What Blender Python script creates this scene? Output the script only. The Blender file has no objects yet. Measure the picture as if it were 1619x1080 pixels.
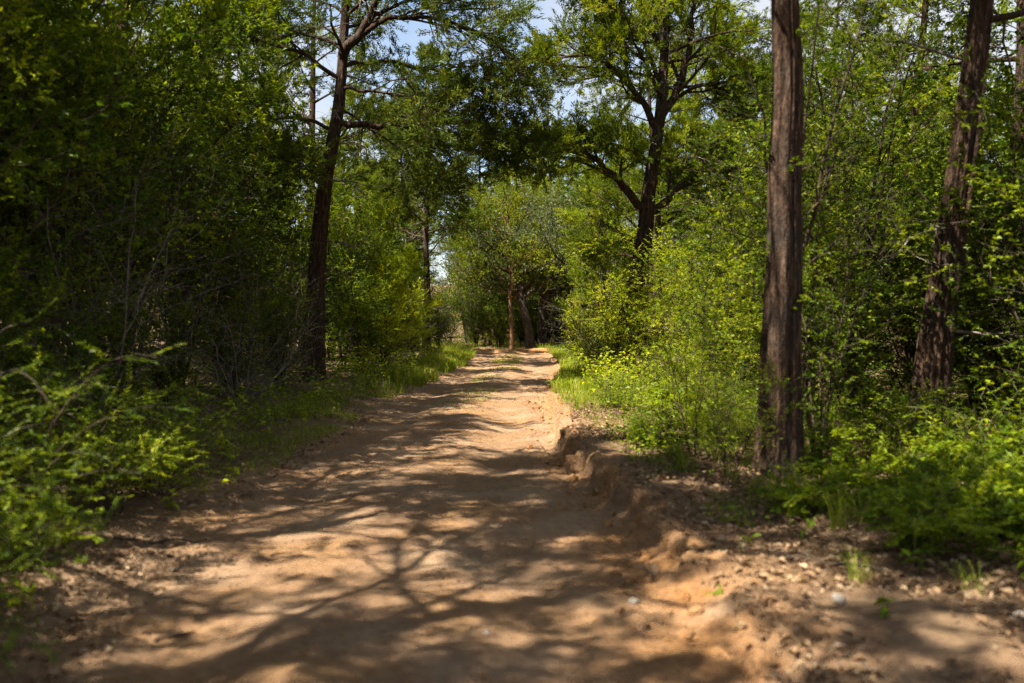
import bpy, math
import numpy as np
from mathutils import Vector, Matrix, Euler

scene = bpy.context.scene
R = math.radians

# ------------------------------------------------------------------ camera, sky, sun, exposure
cam_data = bpy.data.cameras.new('camera')
cam_data.lens = 35.0
cam_data.sensor_width = 36.0
cam_data.clip_start = 0.05
cam_data.clip_end = 2000.0
cam_data.dof.use_dof = True
cam_data.dof.focus_distance = 24.0
cam_data.dof.aperture_fstop = 1.3
cam = bpy.data.objects.new('camera', cam_data)
scene.collection.objects.link(cam)
cam.location = (0.0, 0.0, 1.5)
cam.rotation_euler = (R(90 - 1.27), 0, 0)
scene.camera = cam

SUN_EL = R(59)
SUN_AZ = R(-118)  # clockwise from straight ahead
SUN_DIR = Vector((math.sin(SUN_AZ) * math.cos(SUN_EL), math.cos(SUN_AZ) * math.cos(SUN_EL), math.sin(SUN_EL)))
world = bpy.data.worlds.new('World')
scene.world = world
world.use_nodes = True
wn = world.node_tree.nodes
wl = world.node_tree.links
wn.clear()
w_out = wn.new('ShaderNodeOutputWorld')
w_bg = wn.new('ShaderNodeBackground')
w_sky = wn.new('ShaderNodeTexSky')
w_sky.sky_type = 'NISHITA'
w_sky.sun_disc = False
w_sky.sun_elevation = SUN_EL
w_sky.sun_rotation = math.atan2(SUN_DIR.x, SUN_DIR.y)
w_sky.air_density = 1.0
w_sky.dust_density = 0.6
w_sky.ozone_density = 1.5
w_tc = wn.new('ShaderNodeTexCoord')
w_map = wn.new('ShaderNodeMapping')
w_map.inputs['Scale'].default_value = (1.0, 1.0, 1.9)
w_map.inputs['Location'].default_value = (0.35, 0.1, 0.2)
w_noise = wn.new('ShaderNodeTexNoise')
w_noise.inputs['Scale'].default_value = 2.6
w_noise.inputs['Detail'].default_value = 7
w_noise.inputs['Roughness'].default_value = 0.55
w_ramp = wn.new('ShaderNodeValToRGB')
w_ramp.color_ramp.elements[0].position = 0.35
w_ramp.color_ramp.elements[1].position = 0.56
w_mix = wn.new('ShaderNodeMix')
w_mix.data_type = 'RGBA'
w_mix.inputs[7].default_value = (3.9, 4.1, 4.45, 1)
wl.new(w_tc.outputs['Generated'], w_map.inputs['Vector'])
wl.new(w_map.outputs['Vector'], w_noise.inputs['Vector'])
wl.new(w_noise.outputs['Fac'], w_ramp.inputs['Fac'])
wl.new(w_ramp.outputs['Color'], w_mix.inputs[0])
wl.new(w_sky.outputs['Color'], w_mix.inputs[6])
wl.new(w_mix.outputs[2], w_bg.inputs['Color'])
w_bg.inputs['Strength'].default_value = 0.05
wl.new(w_bg.outputs['Background'], w_out.inputs['Surface'])

sun_data = bpy.data.lights.new('sun', 'SUN')
sun_data.energy = 5.0
sun_data.angle = R(0.53)
sun_data.color = (1.0, 0.92, 0.77)
sun = bpy.data.objects.new('sun', sun_data)
scene.collection.objects.link(sun)
sun.rotation_euler = SUN_DIR.to_track_quat('Z', 'Y').to_euler()

scene.view_settings.view_transform = 'Standard'
scene.view_settings.look = 'None'
scene.view_settings.gamma = 1.0
scene.view_settings.use_curve_mapping = False
scene.view_settings.exposure = 2.1

cy = scene.cycles
cy.max_bounces = 4
cy.diffuse_bounces = 2
cy.glossy_bounces = 2
cy.transmission_bounces = 3
cy.transparent_max_bounces = 4
cy.use_denoising = True
cy.denoising_prefilter = 'NONE'
cy.use_adaptive_sampling = True
cy.adaptive_threshold = 0.03
cy.caustics_reflective = False
cy.caustics_refractive = False
cy.sample_clamp_indirect = 6.0

# ------------------------------------------------------------------ helpers: noise, meshes
rng = np.random.default_rng(11)


def hash2(ix, iy, s):
    h = (ix.astype(np.int64) * 374761393 + iy.astype(np.int64) * 668265263 + s * 974711) & 0xFFFFFFFF
    h = ((h ^ (h >> 13)) * 1274126177) & 0xFFFFFFFF
    h = h ^ (h >> 16)
    return (h & 0xFFFFFF) / float(0xFFFFFF)


def noise2(x, y, s=0):
    x, y = np.broadcast_arrays(np.asarray(x, float), np.asarray(y, float))
    ix, iy = np.floor(x), np.floor(y)
    fx, fy = x - ix, y - iy
    fx = fx * fx * (3 - 2 * fx)
    fy = fy * fy * (3 - 2 * fy)
    a, b = hash2(ix, iy, s), hash2(ix + 1, iy, s)
    c, d = hash2(ix, iy + 1, s), hash2(ix + 1, iy + 1, s)
    return (a * (1 - fx) + b * fx) * (1 - fy) + (c * (1 - fx) + d * fx) * fy - 0.5


def fbm(x, y, s=0, o=3):
    v, a = 0, 1.0
    for k in range(o):
        v = v + a * noise2(np.asarray(x) * 2 ** k, np.asarray(y) * 2 ** k, s + k * 17)
        a *= 0.5
    return v


def sstep(a, b, x):
    t = np.clip((x - a) / (b - a), 0, 1)
    return t * t * (3 - 2 * t)


def unit(v):
    return v / np.maximum(np.linalg.norm(v, axis=-1, keepdims=True), 1e-9)


class Acc:
    """Collects vertices and faces, then links them as one mesh."""

    def __init__(self):
        self.v, self.q, self.t, self.c, self.n = [], [], [], [], 0

    def add(self, v, quads=None, tris=None, tint=None):
        v = np.asarray(v, float).reshape(-1, 3)
        if quads is not None and len(quads):
            self.q.append(np.asarray(quads, np.int64) + self.n)
        if tris is not None and len(tris):
            self.t.append(np.asarray(tris, np.int64) + self.n)
        self.v.append(v)
        self.c.append(np.full(len(v), 0.5) if tint is None else np.broadcast_to(np.asarray(tint, float), (len(v),)))
        self.n += len(v)

    def mesh(self, name, mat, smooth=True):
        v = np.concatenate(self.v) if self.v else np.zeros((0, 3))
        q = np.concatenate(self.q) if self.q else np.zeros((0, 4), np.int64)
        t = np.concatenate(self.t) if self.t else np.zeros((0, 3), np.int64)
        me = bpy.data.meshes.new(name)
        me.vertices.add(len(v))
        me.vertices.foreach_set('co', v.astype(np.float32).ravel())
        nl = len(q) * 4 + len(t) * 3
        me.loops.add(nl)
        me.loops.foreach_set('vertex_index', np.concatenate([q.ravel(), t.ravel()]).astype(np.int32))
        me.polygons.add(len(q) + len(t))
        starts = np.concatenate([np.arange(len(q)) * 4, len(q) * 4 + np.arange(len(t)) * 3]).astype(np.int32)
        me.polygons.foreach_set('loop_start', starts)
        me.update(calc_edges=True)
        me.polygons.foreach_set('use_smooth', np.full(len(q) + len(t), smooth))
        at = me.attributes.new('tint', 'FLOAT', 'POINT')
        at.data.foreach_set('value', np.concatenate(self.c).astype(np.float32))
        me.materials.append(mat)
        return me


def link(name, me, parent=None):
    o = bpy.data.objects.new(name, me)
    scene.collection.objects.link(o)
    if parent is not None:
        o.parent = parent
    return o


def tag(o, label=None, cat=None, group=None, kind=None):
    if label: o['label'] = label
    if cat: o['category'] = cat
    if group: o['group'] = group
    if kind: o['kind'] = kind
    return o


def place(name, proto, loc, rz=0.0, sc=1.0, label=None, cat=None, group=None, tilt=(0, 0)):
    """A thing: an Empty at its base with one mesh child per part (mesh data shared between alike things)."""
    e = bpy.data.objects.new(name, None)
    scene.collection.objects.link(e)
    e.empty_display_size = 0.2
    e.location = loc
    e.rotation_euler = (tilt[0], tilt[1], rz)
    e.scale = (sc, sc, sc) if np.isscalar(sc) else sc
    tag(e, label, cat, group)
    for pn, me in proto:
        o = link(pn, me, e)
        if pn in ('dead_branches', 'sprouts', 'sprout_leaves'):
            o['kind'] = 'stuff'
    return e


def tubes(acc, P, Rr, sides=5, tint=0.5):
    """P [B,n,3] paths, Rr [B,n] radii -> open tubes."""
    B, n, _ = P.shape
    if B == 0:
        return
    T = np.empty_like(P)
    T[:, 1:-1] = P[:, 2:] - P[:, :-2]
    T[:, 0] = P[:, 1] - P[:, 0]
    T[:, -1] = P[:, -1] - P[:, -2]
    T = unit(T)
    ref = np.where(np.abs(unit(P[:, -1] - P[:, 0])[:, 2:3]) > 0.8, np.array([[1.0, 0.1, 0]]), np.array([[0, 0, 1.0]]))[:, None, :]
    A = unit(np.cross(T, np.broadcast_to(ref, T.shape)))
    Bn = np.cross(T, A)
    ang = np.arange(sides) / sides * 2 * np.pi
    ring = (A[:, :, None, :] * np.cos(ang)[None, None, :, None] + Bn[:, :, None, :] * np.sin(ang)[None, None, :, None])
    V = P[:, :, None, :] + ring * Rr[:, :, None, None]
    idx = np.arange(B * n * sides).reshape(B, n, sides)
    a = idx[:, :-1, :]
    b = np.roll(idx, -1, axis=2)[:, :-1, :]
    c = np.roll(idx, -1, axis=2)[:, 1:, :]
    d = idx[:, 1:, :]
    acc.add(V, quads=np.stack([a, b, c, d], -1).reshape(-1, 4), tint=tint)


def at_t(P, t):
    """P [B,n,3], t [B,k] -> positions, tangents [B,k,3]"""
    n = P.shape[1]
    f = np.clip(t, 0, 0.9999) * (n - 1)
    i = np.floor(f).astype(int)
    fr = (f - i)[..., None]
    bi = np.arange(P.shape[0])[:, None]
    p0, p1 = P[bi, i], P[bi, i + 1]
    return p0 + (p1 - p0) * fr, unit(p1 - p0), i, f - i


def grow(P, Rr, nper, t0, t1, a0, a1, length, npts, lift, wob, g, flat=0.0, rratio=0.55, rtip=0.3, rmax=1.0):
    """Children of the paths P: stratified along t0..t1, leaving at a0..a1 degrees."""
    B = P.shape[0]
    t = t0 + (t1 - t0) * ((np.arange(nper)[None] + g.random((B, nper))) / nper)
    p, T, i, fr = at_t(P, t)
    bi = np.arange(B)[:, None]
    rad = Rr[bi, i] * (1 - fr) + Rr[bi, i + 1] * fr
    plen = np.linalg.norm(np.diff(P, axis=1), axis=2).sum(1)[:, None]
    az = np.arange(nper)[None] * 2.39996 + g.random((B, 1)) * 6.28 + g.normal(0, 0.5, (B, nper))
    vert = np.abs(T[..., 2:3]) > 0.9
    a = unit(np.cross(T, np.where(vert, np.array([1.0, 0, 0]), np.array([0, 0, 1.0]))))
    b = np.cross(a, T)
    fl = np.where(vert, 1.0, 1 - flat)
    perp = unit(a * np.cos(az)[..., None] + b * np.sin(az)[..., None] * fl)
    an = np.radians(a0 + (a1 - a0) * g.random((B, nper)))[..., None]
    d = unit(T * np.cos(an) + perp * np.sin(an)).reshape(-1, 3)
    L = (length(t, plen) * (0.7 + 0.55 * g.random((B, nper)))).reshape(-1, 1)
    pos = p.reshape(-1, 3)
    pts = [pos]
    for k in range(npts - 1):
        pos = pos + d * L / (npts - 1)
        pts.append(pos)
        d = unit(d + np.array([0, 0, lift]) / (npts - 1) + g.normal(0, wob, d.shape))
    C = np.stack(pts, 1)
    r0 = np.minimum(rad.reshape(-1, 1) * rratio, rmax)
    CR = r0 * np.linspace(1, rtip, npts)[None]
    return C, CR


def spline(pts, n):
    """Catmull-Rom through pts -> n points"""
    p = np.asarray(pts, float)
    p = np.vstack([2 * p[0] - p[1], p, 2 * p[-1] - p[-2]])
    seg = np.linalg.norm(np.diff(p[1:-1], axis=0), axis=1)
    cum = np.concatenate([[0], np.cumsum(seg)])
    s = np.linspace(0, cum[-1] * 0.99999, n)
    i = np.clip(np.searchsorted(cum, s, side='right') - 1, 0, len(seg) - 1)
    t = ((s - cum[i]) / seg[i])[:, None]
    p0, p1, p2, p3 = p[i], p[i + 1], p[i + 2], p[i + 3]
    return 0.5 * (2 * p1 + (p2 - p0) * t + (2 * p0 - 5 * p1 + 4 * p2 - p3) * t ** 2 + (3 * p1 - p0 - 3 * p2 + p3) * t ** 3)


def leaves(acc, p, d, nrm, L, W, tint, fold=0.25):
    """Folded kite leaves, two triangles each."""
    n = len(p)
    s = unit(np.cross(d, nrm))
    nn = np.cross(s, d)
    L = np.broadcast_to(np.asarray(L, float), (n,))[:, None]
    W = np.broadcast_to(np.asarray(W, float), (n,))[:, None]
    m = p + d * L * 0.45
    V = np.stack([p, m + s * W * 0.5 + nn * W * fold, p + d * L - nn * L * 0.08, m - s * W * 0.5 + nn * W * fold], 1)
    i = np.arange(n)[:, None] * 4
    tr = np.concatenate([i + np.array([[0, 1, 2]]), i + np.array([[0, 2, 3]])])
    acc.add(V, tris=tr, tint=np.repeat(np.broadcast_to(tint, (n,)), 4))


def slivers(acc, p, d, g, L, W, tint):
    n = len(p)
    s = unit(np.cross(d, unit(g.normal(size=(n, 3)))))
    Lr = (L * (0.6 + 0.8 * g.random(n)))[:, None]
    Wr = (W * (0.7 + 0.6 * g.random(n)))[:, None]
    V = np.stack([p - s * Wr * 0.5, p + s * Wr * 0.5, p + d * Lr], 1)
    acc.add(V, tris=np.arange(n * 3).reshape(-1, 3), tint=np.repeat(tint, 3))


# ------------------------------------------------------------------ materials
def new_mat(name):
    m = bpy.data.materials.new(name)
    m.use_nodes = True
    nt = m.node_tree
    nt.nodes.clear()
    out = nt.nodes.new('ShaderNodeOutputMaterial')
    return m, nt, nt.nodes, nt.links, out


def ramp(N, cols):
    r = N.new('ShaderNodeValToRGB')
    e = r.color_ramp.elements
    while len(e) < len(cols):
        e.new(0.5)
    for k, (p, c) in enumerate(cols):
        e[k].position = p
        e[k].color = (*c, 1)
    return r


def leaf_mat(name, cols, trans, tfac=0.4, rough=0.45, spec=0.35, vary=0.22):
    m, nt, N, K, out = new_mat(name)
    a = N.new('ShaderNodeAttribute'); a.attribute_name = 'tint'
    oi = N.new('ShaderNodeObjectInfo')
    rp = ramp(N, cols)
    K.new(a.outputs['Fac'], rp.inputs['Fac'])
    mr = N.new('ShaderNodeMapRange')
    mr.inputs['To Min'].default_value = 1 - vary
    mr.inputs['To Max'].default_value = 1 + vary
    K.new(oi.outputs['Random'], mr.inputs['Value'])
    hs = N.new('ShaderNodeHueSaturation')
    K.new(mr.outputs['Result'], hs.inputs['Value'])
    K.new(rp.outputs['Color'], hs.inputs['Color'])
    pb = N.new('ShaderNodeBsdfPrincipled')
    K.new(hs.outputs['Color'], pb.inputs['Base Color'])
    pb.inputs['Roughness'].default_value = rough
    pb.inputs['Specular IOR Level'].default_value = spec
    tr = N.new('ShaderNodeBsdfTranslucent')
    mm = N.new('ShaderNodeMix'); mm.data_type = 'RGBA'; mm.blend_type = 'MULTIPLY'
    mm.inputs[0].default_value = 1.0
    K.new(hs.outputs['Color'], mm.inputs[6])
    mm.inputs[7].default_value = (*trans, 1)
    K.new(mm.outputs[2], tr.inputs['Color'])
    mx = N.new('ShaderNodeMixShader')
    mx.inputs[0].default_value = tfac
    K.new(pb.outputs[0], mx.inputs[1])
    K.new(tr.outputs[0], mx.inputs[2])
    K.new(mx.outputs[0], out.inputs['Surface'])
    return m


def bark_mat(name, dark, mid, light, scale=(16, 16, 1.1), bump=0.6, dist=0.02):
    m, nt, N, K, out = new_mat(name)
    tc = N.new('ShaderNodeTexCoord')
    mp = N.new('ShaderNodeMapping')
    mp.inputs['Scale'].default_value = scale
    K.new(tc.outputs['Object'], mp.inputs['Vector'])
    n1 = N.new('ShaderNodeTexNoise')
    n1.inputs['Scale'].default_value = 1.6
    n1.inputs['Detail'].default_value = 6
    n1.inputs['Roughness'].default_value = 0.62
    n1.inputs['Distortion'].default_value = 0.35
    K.new(mp.outputs[0], n1.inputs['Vector'])
    n2 = N.new('ShaderNodeTexNoise')
    n2.inputs['Scale'].default_value = 1.7
    n2.inputs['Detail'].default_value = 3
    K.new(tc.outputs['Object'], n2.inputs['Vector'])
    rp = ramp(N, [(0.30, dark), (0.52, mid), (0.72, light)])
    K.new(n1.outputs['Fac'], rp.inputs['Fac'])
    mx = N.new('ShaderNodeMix'); mx.data_type = 'RGBA'; mx.blend_type = 'MIX'
    r2 = ramp(N, [(0.45, (0, 0, 0)), (0.72, (0.55, 0.55, 0.55))])
    K.new(n2.outputs['Fac'], r2.inputs['Fac'])
    K.new(r2.outputs['Color'], mx.inputs[0])
    K.new(rp.outputs['Color'], mx.inputs[6])
    g = sum(mid) / 3
    mx.inputs[7].default_value = (g * 1.15, g * 1.1, g * 1.02, 1)
    pb = N.new('ShaderNodeBsdfPrincipled')
    pb.inputs['Roughness'].default_value = 0.9
    pb.inputs['Specular IOR Level'].default_value = 0.15
    K.new(mx.outputs[2], pb.inputs['Base Color'])
    bp = N.new('ShaderNodeBump')
    bp.inputs['Strength'].default_value = bump
    bp.inputs['Distance'].default_value = dist
    mp2 = N.new('ShaderNodeMapping')
    mp2.inputs['Scale'].default_value = (scale[0] * 1.6, scale[1] * 1.6, scale[2] * 4.5)
    K.new(tc.outputs['Object'], mp2.inputs['Vector'])
    n3 = N.new('ShaderNodeTexNoise')
    n3.inputs['Scale'].default_value = 1.5
    n3.inputs['Detail'].default_value = 4
    K.new(mp2.outputs[0], n3.inputs['Vector'])
    hm = N.new('ShaderNodeMath'); hm.operation = 'MULTIPLY_ADD'
    K.new(n3.outputs['Fac'], hm.inputs[0]); hm.inputs[1].default_value = 0.7
    K.new(n1.outputs['Fac'], hm.inputs[2])
    K.new(hm.outputs[0], bp.inputs['Height'])
    # broken flakes: the fine noise shifts the bark tone too
    hv = N.new('ShaderNodeMapRange')
    hv.inputs['From Min'].default_value = 0.3; hv.inputs['From Max'].default_value = 0.7
    hv.inputs['To Min'].default_value = 0.55; hv.inputs['To Max'].default_value = 1.35
    K.new(n3.outputs['Fac'], hv.inputs['Value'])
    hs = N.new('ShaderNodeHueSaturation')
    K.new(hv.outputs['Result'], hs.inputs['Value'])
    K.new(mx.outputs[2], hs.inputs['Color'])
    K.new(hs.outputs['Color'], pb.inputs['Base Color'])
    K.new(bp.outputs[0], pb.inputs['Normal'])
    K.new(pb.outputs[0], out.inputs['Surface'])
    return m


M = {}
M['cedar_leaf'] = leaf_mat('cedar_needles', [(0.0, (0.034, 0.062, 0.006)), (0.45, (0.110, 0.155, 0.010)), (0.85, (0.230, 0.260, 0.014)), (1.0, (0.25, 0.19, 0.04))],
                           (1.4, 1.3, 0.25), 0.38, 0.7, 0.05)
M['cedar_dull'] = leaf_mat('dull_cedar_needles', [(0.0, (0.026, 0.044, 0.007)), (0.5, (0.070, 0.102, 0.011)), (1.0, (0.17, 0.175, 0.025))],
                           (1.3, 1.2, 0.3), 0.32, 0.7, 0.05)
M['yaupon_leaf'] = leaf_mat('holly_leaves', [(0.0, (0.018, 0.042, 0.003)), (0.5, (0.068, 0.120, 0.004)), (1.0, (0.215, 0.265, 0.007))],
                            (1.6, 1.4, 0.2), 0.40, 0.45, 0.14)
M['bright_leaf'] = leaf_mat('bright_leaves', [(0.0, (0.085, 0.140, 0.004)), (0.5, (0.235, 0.300, 0.006)), (1.0, (0.40, 0.39, 0.010))],
                            (1.35, 1.25, 0.2), 0.42, 0.5, 0.12)
M['oak_leaf'] = leaf_mat('oak_leaves', [(0.0, (0.050, 0.068, 0.024)), (0.5, (0.100, 0.125, 0.046)), (1.0, (0.18, 0.20, 0.078))],
                         (1.2, 1.25, 0.5), 0.28, 0.5, 0.2)
M['grass'] = leaf_mat('grass_blades', [(0.0, (0.070, 0.130, 0.007)), (0.5, (0.170, 0.235, 0.010)), (0.75, (0.25, 0.28, 0.03)), (1.0, (0.38, 0.31, 0.13))],
                      (1.35, 1.25, 0.3), 0.42, 0.55, 0.15, 0.0)
M['litter'] = leaf_mat('dead_leaves', [(0.0, (0.085, 0.050, 0.028)), (0.4, (0.20, 0.125, 0.070)), (0.8, (0.27, 0.185, 0.11)), (1.0, (0.38, 0.29, 0.19))],
                       (1.0, 0.8, 0.55), 0.15, 0.7, 0.15, 0.0)
M['cedar_bark'] = bark_mat('cedar_bark', (0.010, 0.006, 0.004), (0.050, 0.028, 0.017), (0.135, 0.086, 0.058), scale=(17, 17, 2.8), bump=1.0, dist=0.035)
M['oak_bark'] = bark_mat('oak_bark', (0.018, 0.014, 0.011), (0.055, 0.043, 0.034), (0.12, 0.10, 0.082), (9, 9, 4.0))
M['orange_lit_bark'] = bark_mat('orange_lit_cedar_bark', (0.05, 0.024, 0.012), (0.15, 0.075, 0.036), (0.27, 0.155, 0.085))  # cedar bark with the orange light on the trunk put into its colour
M['grey_bark'] = bark_mat('grey_twig_bark', (0.07, 0.055, 0.043), (0.15, 0.122, 0.096), (0.27, 0.225, 0.18), (10, 10, 3.0), 0.3, 0.005)
M['twig_bark'] = bark_mat('brown_twig_bark', (0.020, 0.014, 0.009), (0.050, 0.034, 0.022), (0.105, 0.074, 0.050), (10, 10, 3.0), 0.3, 0.005)
M['green_stem'] = bark_mat('green_stem', (0.06, 0.075, 0.02), (0.11, 0.12, 0.035), (0.17, 0.16, 0.06), (10, 10, 3.0), 0.2, 0.003)


def soil_mat(name, forest):
    m, nt, N, K, out = new_mat(name)
    tc = N.new('ShaderNodeTexCoord')
    nf = N.new('ShaderNodeTexNoise')
    nf.inputs['Scale'].default_value = 16; nf.inputs['Detail'].default_value = 8; nf.inputs['Roughness'].default_value = 0.72
    nb = N.new('ShaderNodeTexNoise')
    nb.inputs['Scale'].default_value = 1.1; nb.inputs['Detail'].default_value = 4
    ng = N.new('ShaderNodeTexNoise')
    ng.inputs['Scale'].default_value = 90; ng.inputs['Detail'].default_value = 3
    for n in (nf, nb, ng):
        K.new(tc.outputs['Object'], n.inputs['Vector'])
    r1 = ramp(N, [(0.30, (0.115, 0.066, 0.036)), (0.47, (0.222, 0.136, 0.076)), (0.68, (0.335, 0.228, 0.143))])
    K.new(nf.outputs['Fac'], r1.inputs['Fac'])
    r2 = ramp(N, [(0.36, (0.245, 0.132, 0.055)), (0.5, (0.175, 0.104, 0.062)), (0.64, (0.30, 0.208, 0.134))])
    K.new(nb.outputs['Fac'], r2.inputs['Fac'])
    mx = N.new('ShaderNodeMix'); mx.data_type = 'RGBA'; mx.inputs[0].default_value = 0.5
    K.new(r1.outputs['Color'], mx.inputs[6]); K.new(r2.outputs['Color'], mx.inputs[7])
    at = N.new('ShaderNodeAttribute'); at.attribute_name = 'tint'
    # tint: 0 pale sand, 1 (road) raw orange subsoil / (forest) humus and litter
    mx2 = N.new('ShaderNodeMix'); mx2.data_type = 'RGBA'
    ad = N.new('ShaderNodeMath'); ad.operation = 'MULTIPLY_ADD'
    K.new(nf.outputs['Fac'], ad.inputs[0]); ad.inputs[1].default_value = 1.2; ad.inputs[2].default_value = -0.6
    sm = N.new('ShaderNodeMath'); sm.operation = 'ADD'; sm.use_clamp = True
    K.new(at.outputs['Fac'], sm.inputs[0])
    ml = N.new('ShaderNodeMath'); ml.operation = 'MULTIPLY'
    K.new(ad.outputs[0], ml.inputs[0]); K.new(at.outputs['Fac'], ml.inputs[1])
    K.new(ml.outputs[0], sm.inputs[1])
    K.new(sm.outputs[0], mx2.inputs[0])
    K.new(mx.outputs[2], mx2.inputs[6])
    if forest:
        r3 = ramp(N, [(0.30, (0.045, 0.028, 0.016)), (0.5, (0.120, 0.076, 0.044)), (0.70, (0.235, 0.165, 0.105))])
    else:
        r3 = ramp(N, [(0.30, (0.170, 0.072, 0.024)), (0.5, (0.290, 0.140, 0.050)), (0.70, (0.380, 0.215, 0.098))])
    K.new(nf.outputs['Fac'], r3.inputs['Fac'])
    K.new(r3.outputs['Color'], mx2.inputs[7])
    pb = N.new('ShaderNodeBsdfPrincipled')
    pb.inputs['Roughness'].default_value = 0.95
    pb.inputs['Specular IOR Level'].default_value = 0.1
    K.new(mx2.outputs[2], pb.inputs['Base Color'])
    hb = N.new('ShaderNodeMath'); hb.operation = 'MULTIPLY_ADD'
    K.new(ng.outputs['Fac'], hb.inputs[0]); hb.inputs[1].default_value = 0.35
    K.new(nf.outputs['Fac'], hb.inputs[2])
    bp = N.new('ShaderNodeBump')
    bp.inputs['Strength'].default_value = 1.0; bp.inputs['Distance'].default_value = 0.045
    K.new(hb.outputs[0], bp.inputs['Height'])
    K.new(bp.outputs[0], pb.inputs['Normal'])
    K.new(pb.outputs[0], out.inputs['Surface'])
    return m


M['road'] = soil_mat('sandy_road_dirt', False)
M['ground'] = soil_mat('forest_floor', True)

# ------------------------------------------------------------------ terrain
YS = [-60, 0, 4.1, 6, 8, 10, 12, 16.3, 20.5, 25, 31, 39, 46, 50, 54, 60, 400]
XL = [-2.0, -2.0, -2.1, -2.3, -2.43, -2.5, -2.46, -2.37, -2.2, -1.9, -1.7, -1.65, -2.0, -3.2, -6, -11, -200]
XR = [1.05, 1.05, 1.02, .93, .79, .62, .58, .61, .77, 1.05, 1.40, 1.50, 1.5, 0.9, -1.2, -6, -195]


def x_left(y):
    return np.interp(y, YS, XL) + 0.22 * fbm(np.asarray(y) * 0.8, 3.3, 5) + 0.08 * fbm(np.asarray(y) * 4, 1.3, 6)


def x_right(y):
    y = np.asarray(y, float)
    return np.interp(y, YS, XR) + 0.16 * fbm(y * 0.7, 7.7, 8) + 0.15 * fbm(y * 2.6, 2.1, 9) + 0.085 * fbm(y * 6.5, 4.1, 19)


def bank_w(y):
    return np.interp(y, [0, 4, 5.5, 7, 20, 30], [0.9, 0.7, 0.3, 0.10, 0.10, 0.5]) * (1 + 0.7 * noise2(np.asarray(y) * 2.2, 0.5, 44))


def height(x, y):
    x = np.asarray(x, float); y = np.asarray(y, float)
    xl, xr = x_left(y), x_right(y)
    hb = np.interp(y, [0, 4, 6, 8, 10, 16, 22, 30, 45], [.03, .055, .08, .135, .17, .16, .11, .06, .03]) * (1 + 0.5 * noise2(y * 1.3, 9.1, 3))
    sr = x - xr
    near_edge = np.exp(-(sr / 0.6) ** 2)
    sr = sr + near_edge * (0.10 * fbm(x * 4.2, y * 4.2, 64) + 0.09 * fbm(x * 12, y * 12, 65))
    h = hb * sstep(0, 1, sr / bank_w(y)) + 0.12 * hb * np.exp(-((sr - 0.32) / 0.16) ** 2)
    h = h - 0.05 * np.exp(-((sr + 0.14) / 0.13) ** 2) * np.clip(hb * 5, 0, 1)
    h = h + 0.12 * sstep(-0.1, 0.9, xl - x)
    off = sstep(0.2, 2.5, np.maximum(sr, xl - x))
    h = h + off * 0.22 * fbm(x * 0.35, y * 0.35, 21) + 0.015 * np.clip(np.maximum(sr, xl - x), 0, 40)
    u = (x - xl) / np.maximum(xr - xl, 0.5)
    on = 1 - sstep(-0.1, 0.15, np.maximum(sr, xl - x))
    rut = -0.05 * np.exp(-((u - 0.24) / 0.10) ** 2) - 0.06 * np.exp(-((u - 0.76) / 0.10) ** 2) + 0.02 * np.exp(-((u - 0.5) / 0.14) ** 2)
    h = h + on * rut * (0.7 + fbm(x * 0.5, y * 0.3, 31))
    h = h + on * (0.040 * fbm(x * 1.1, y * 0.8, 33) + 0.024 * fbm(x * 3.5, y * 3.5, 35) + 0.016 * fbm(x * 11, y * 11, 36))
    h = h + (1 - on) * (0.05 * fbm(x * 2.1, y * 2.1, 37) + 0.02 * fbm(x * 9, y * 9, 38))
    h = h + 0.06 * np.clip(y - 62, 0, 120)
    h = h + 0.20 * np.exp(-((y - 45.5 - 0.5 * np.sin(x * 1.7)) / 0.9) ** 2) * (0.6 + fbm(x * 1.2, y * 0.6, 40)) * on
    return h


def z_at(x, y):
    return float(height(np.array([x]), np.array([y]))[0])


def grid_faces(nr, nc):
    i = np.arange(nr * nc).reshape(nr, nc)
    return np.stack([i[:-1, :-1], i[:-1, 1:], i[1:, 1:], i[1:, :-1]], -1).reshape(-1, 4)


rows = [2.0]
while rows[-1] < 62:
    rows.append(rows[-1] + max(0.028, rows[-1] * 0.0085))
rows_far = [rows[-1]]
while rows_far[-1] < 420:
    rows_far.append(rows_far[-1] * 1.08)
rows_near = list(np.concatenate([np.linspace(-60, -10, 12), np.linspace(-9, 1.8, 40)]))
ry = np.array(rows_near + rows + rows_far[1:])
cx = np.concatenate([-np.geomspace(400, 5.2, 40), np.linspace(-5, 5, 150), np.geomspace(5.2, 400, 40)])
gx, gy = np.meshgrid(cx, ry)
gz = height(gx, gy)
xl, xr = x_left(gy), x_right(gy)
inside = sstep(-0.12, 0.12, gx - xl) * sstep(-0.1, 0.15, xr + bank_w(gy) * 0.6 - gx)
gz = gz - 0.05 * inside * sstep(63, 60, gy)
away = np.maximum(gx - xr - bank_w(gy), xl - gx)
lit = np.clip(sstep(-0.15, 0.75, away + 0.5 * fbm(gx * 1.5, gy * 1.5, 51)), 0, 1)
lit = np.where((gx > 0) & (gy < 8), np.clip(sstep(-0.1, 1.0, away + 0.9 * fbm(gx * 1.5, gy * 1.5, 52)), 0, 1), lit)
a = Acc()
a.add(np.stack([gx, gy, gz], -1), quads=grid_faces(*gx.shape), tint=lit.ravel())
tag(link('ground', a.mesh('ground', M['ground'])), 'shaded forest floor of brown soil and dead leaves', kind='structure')

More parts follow.
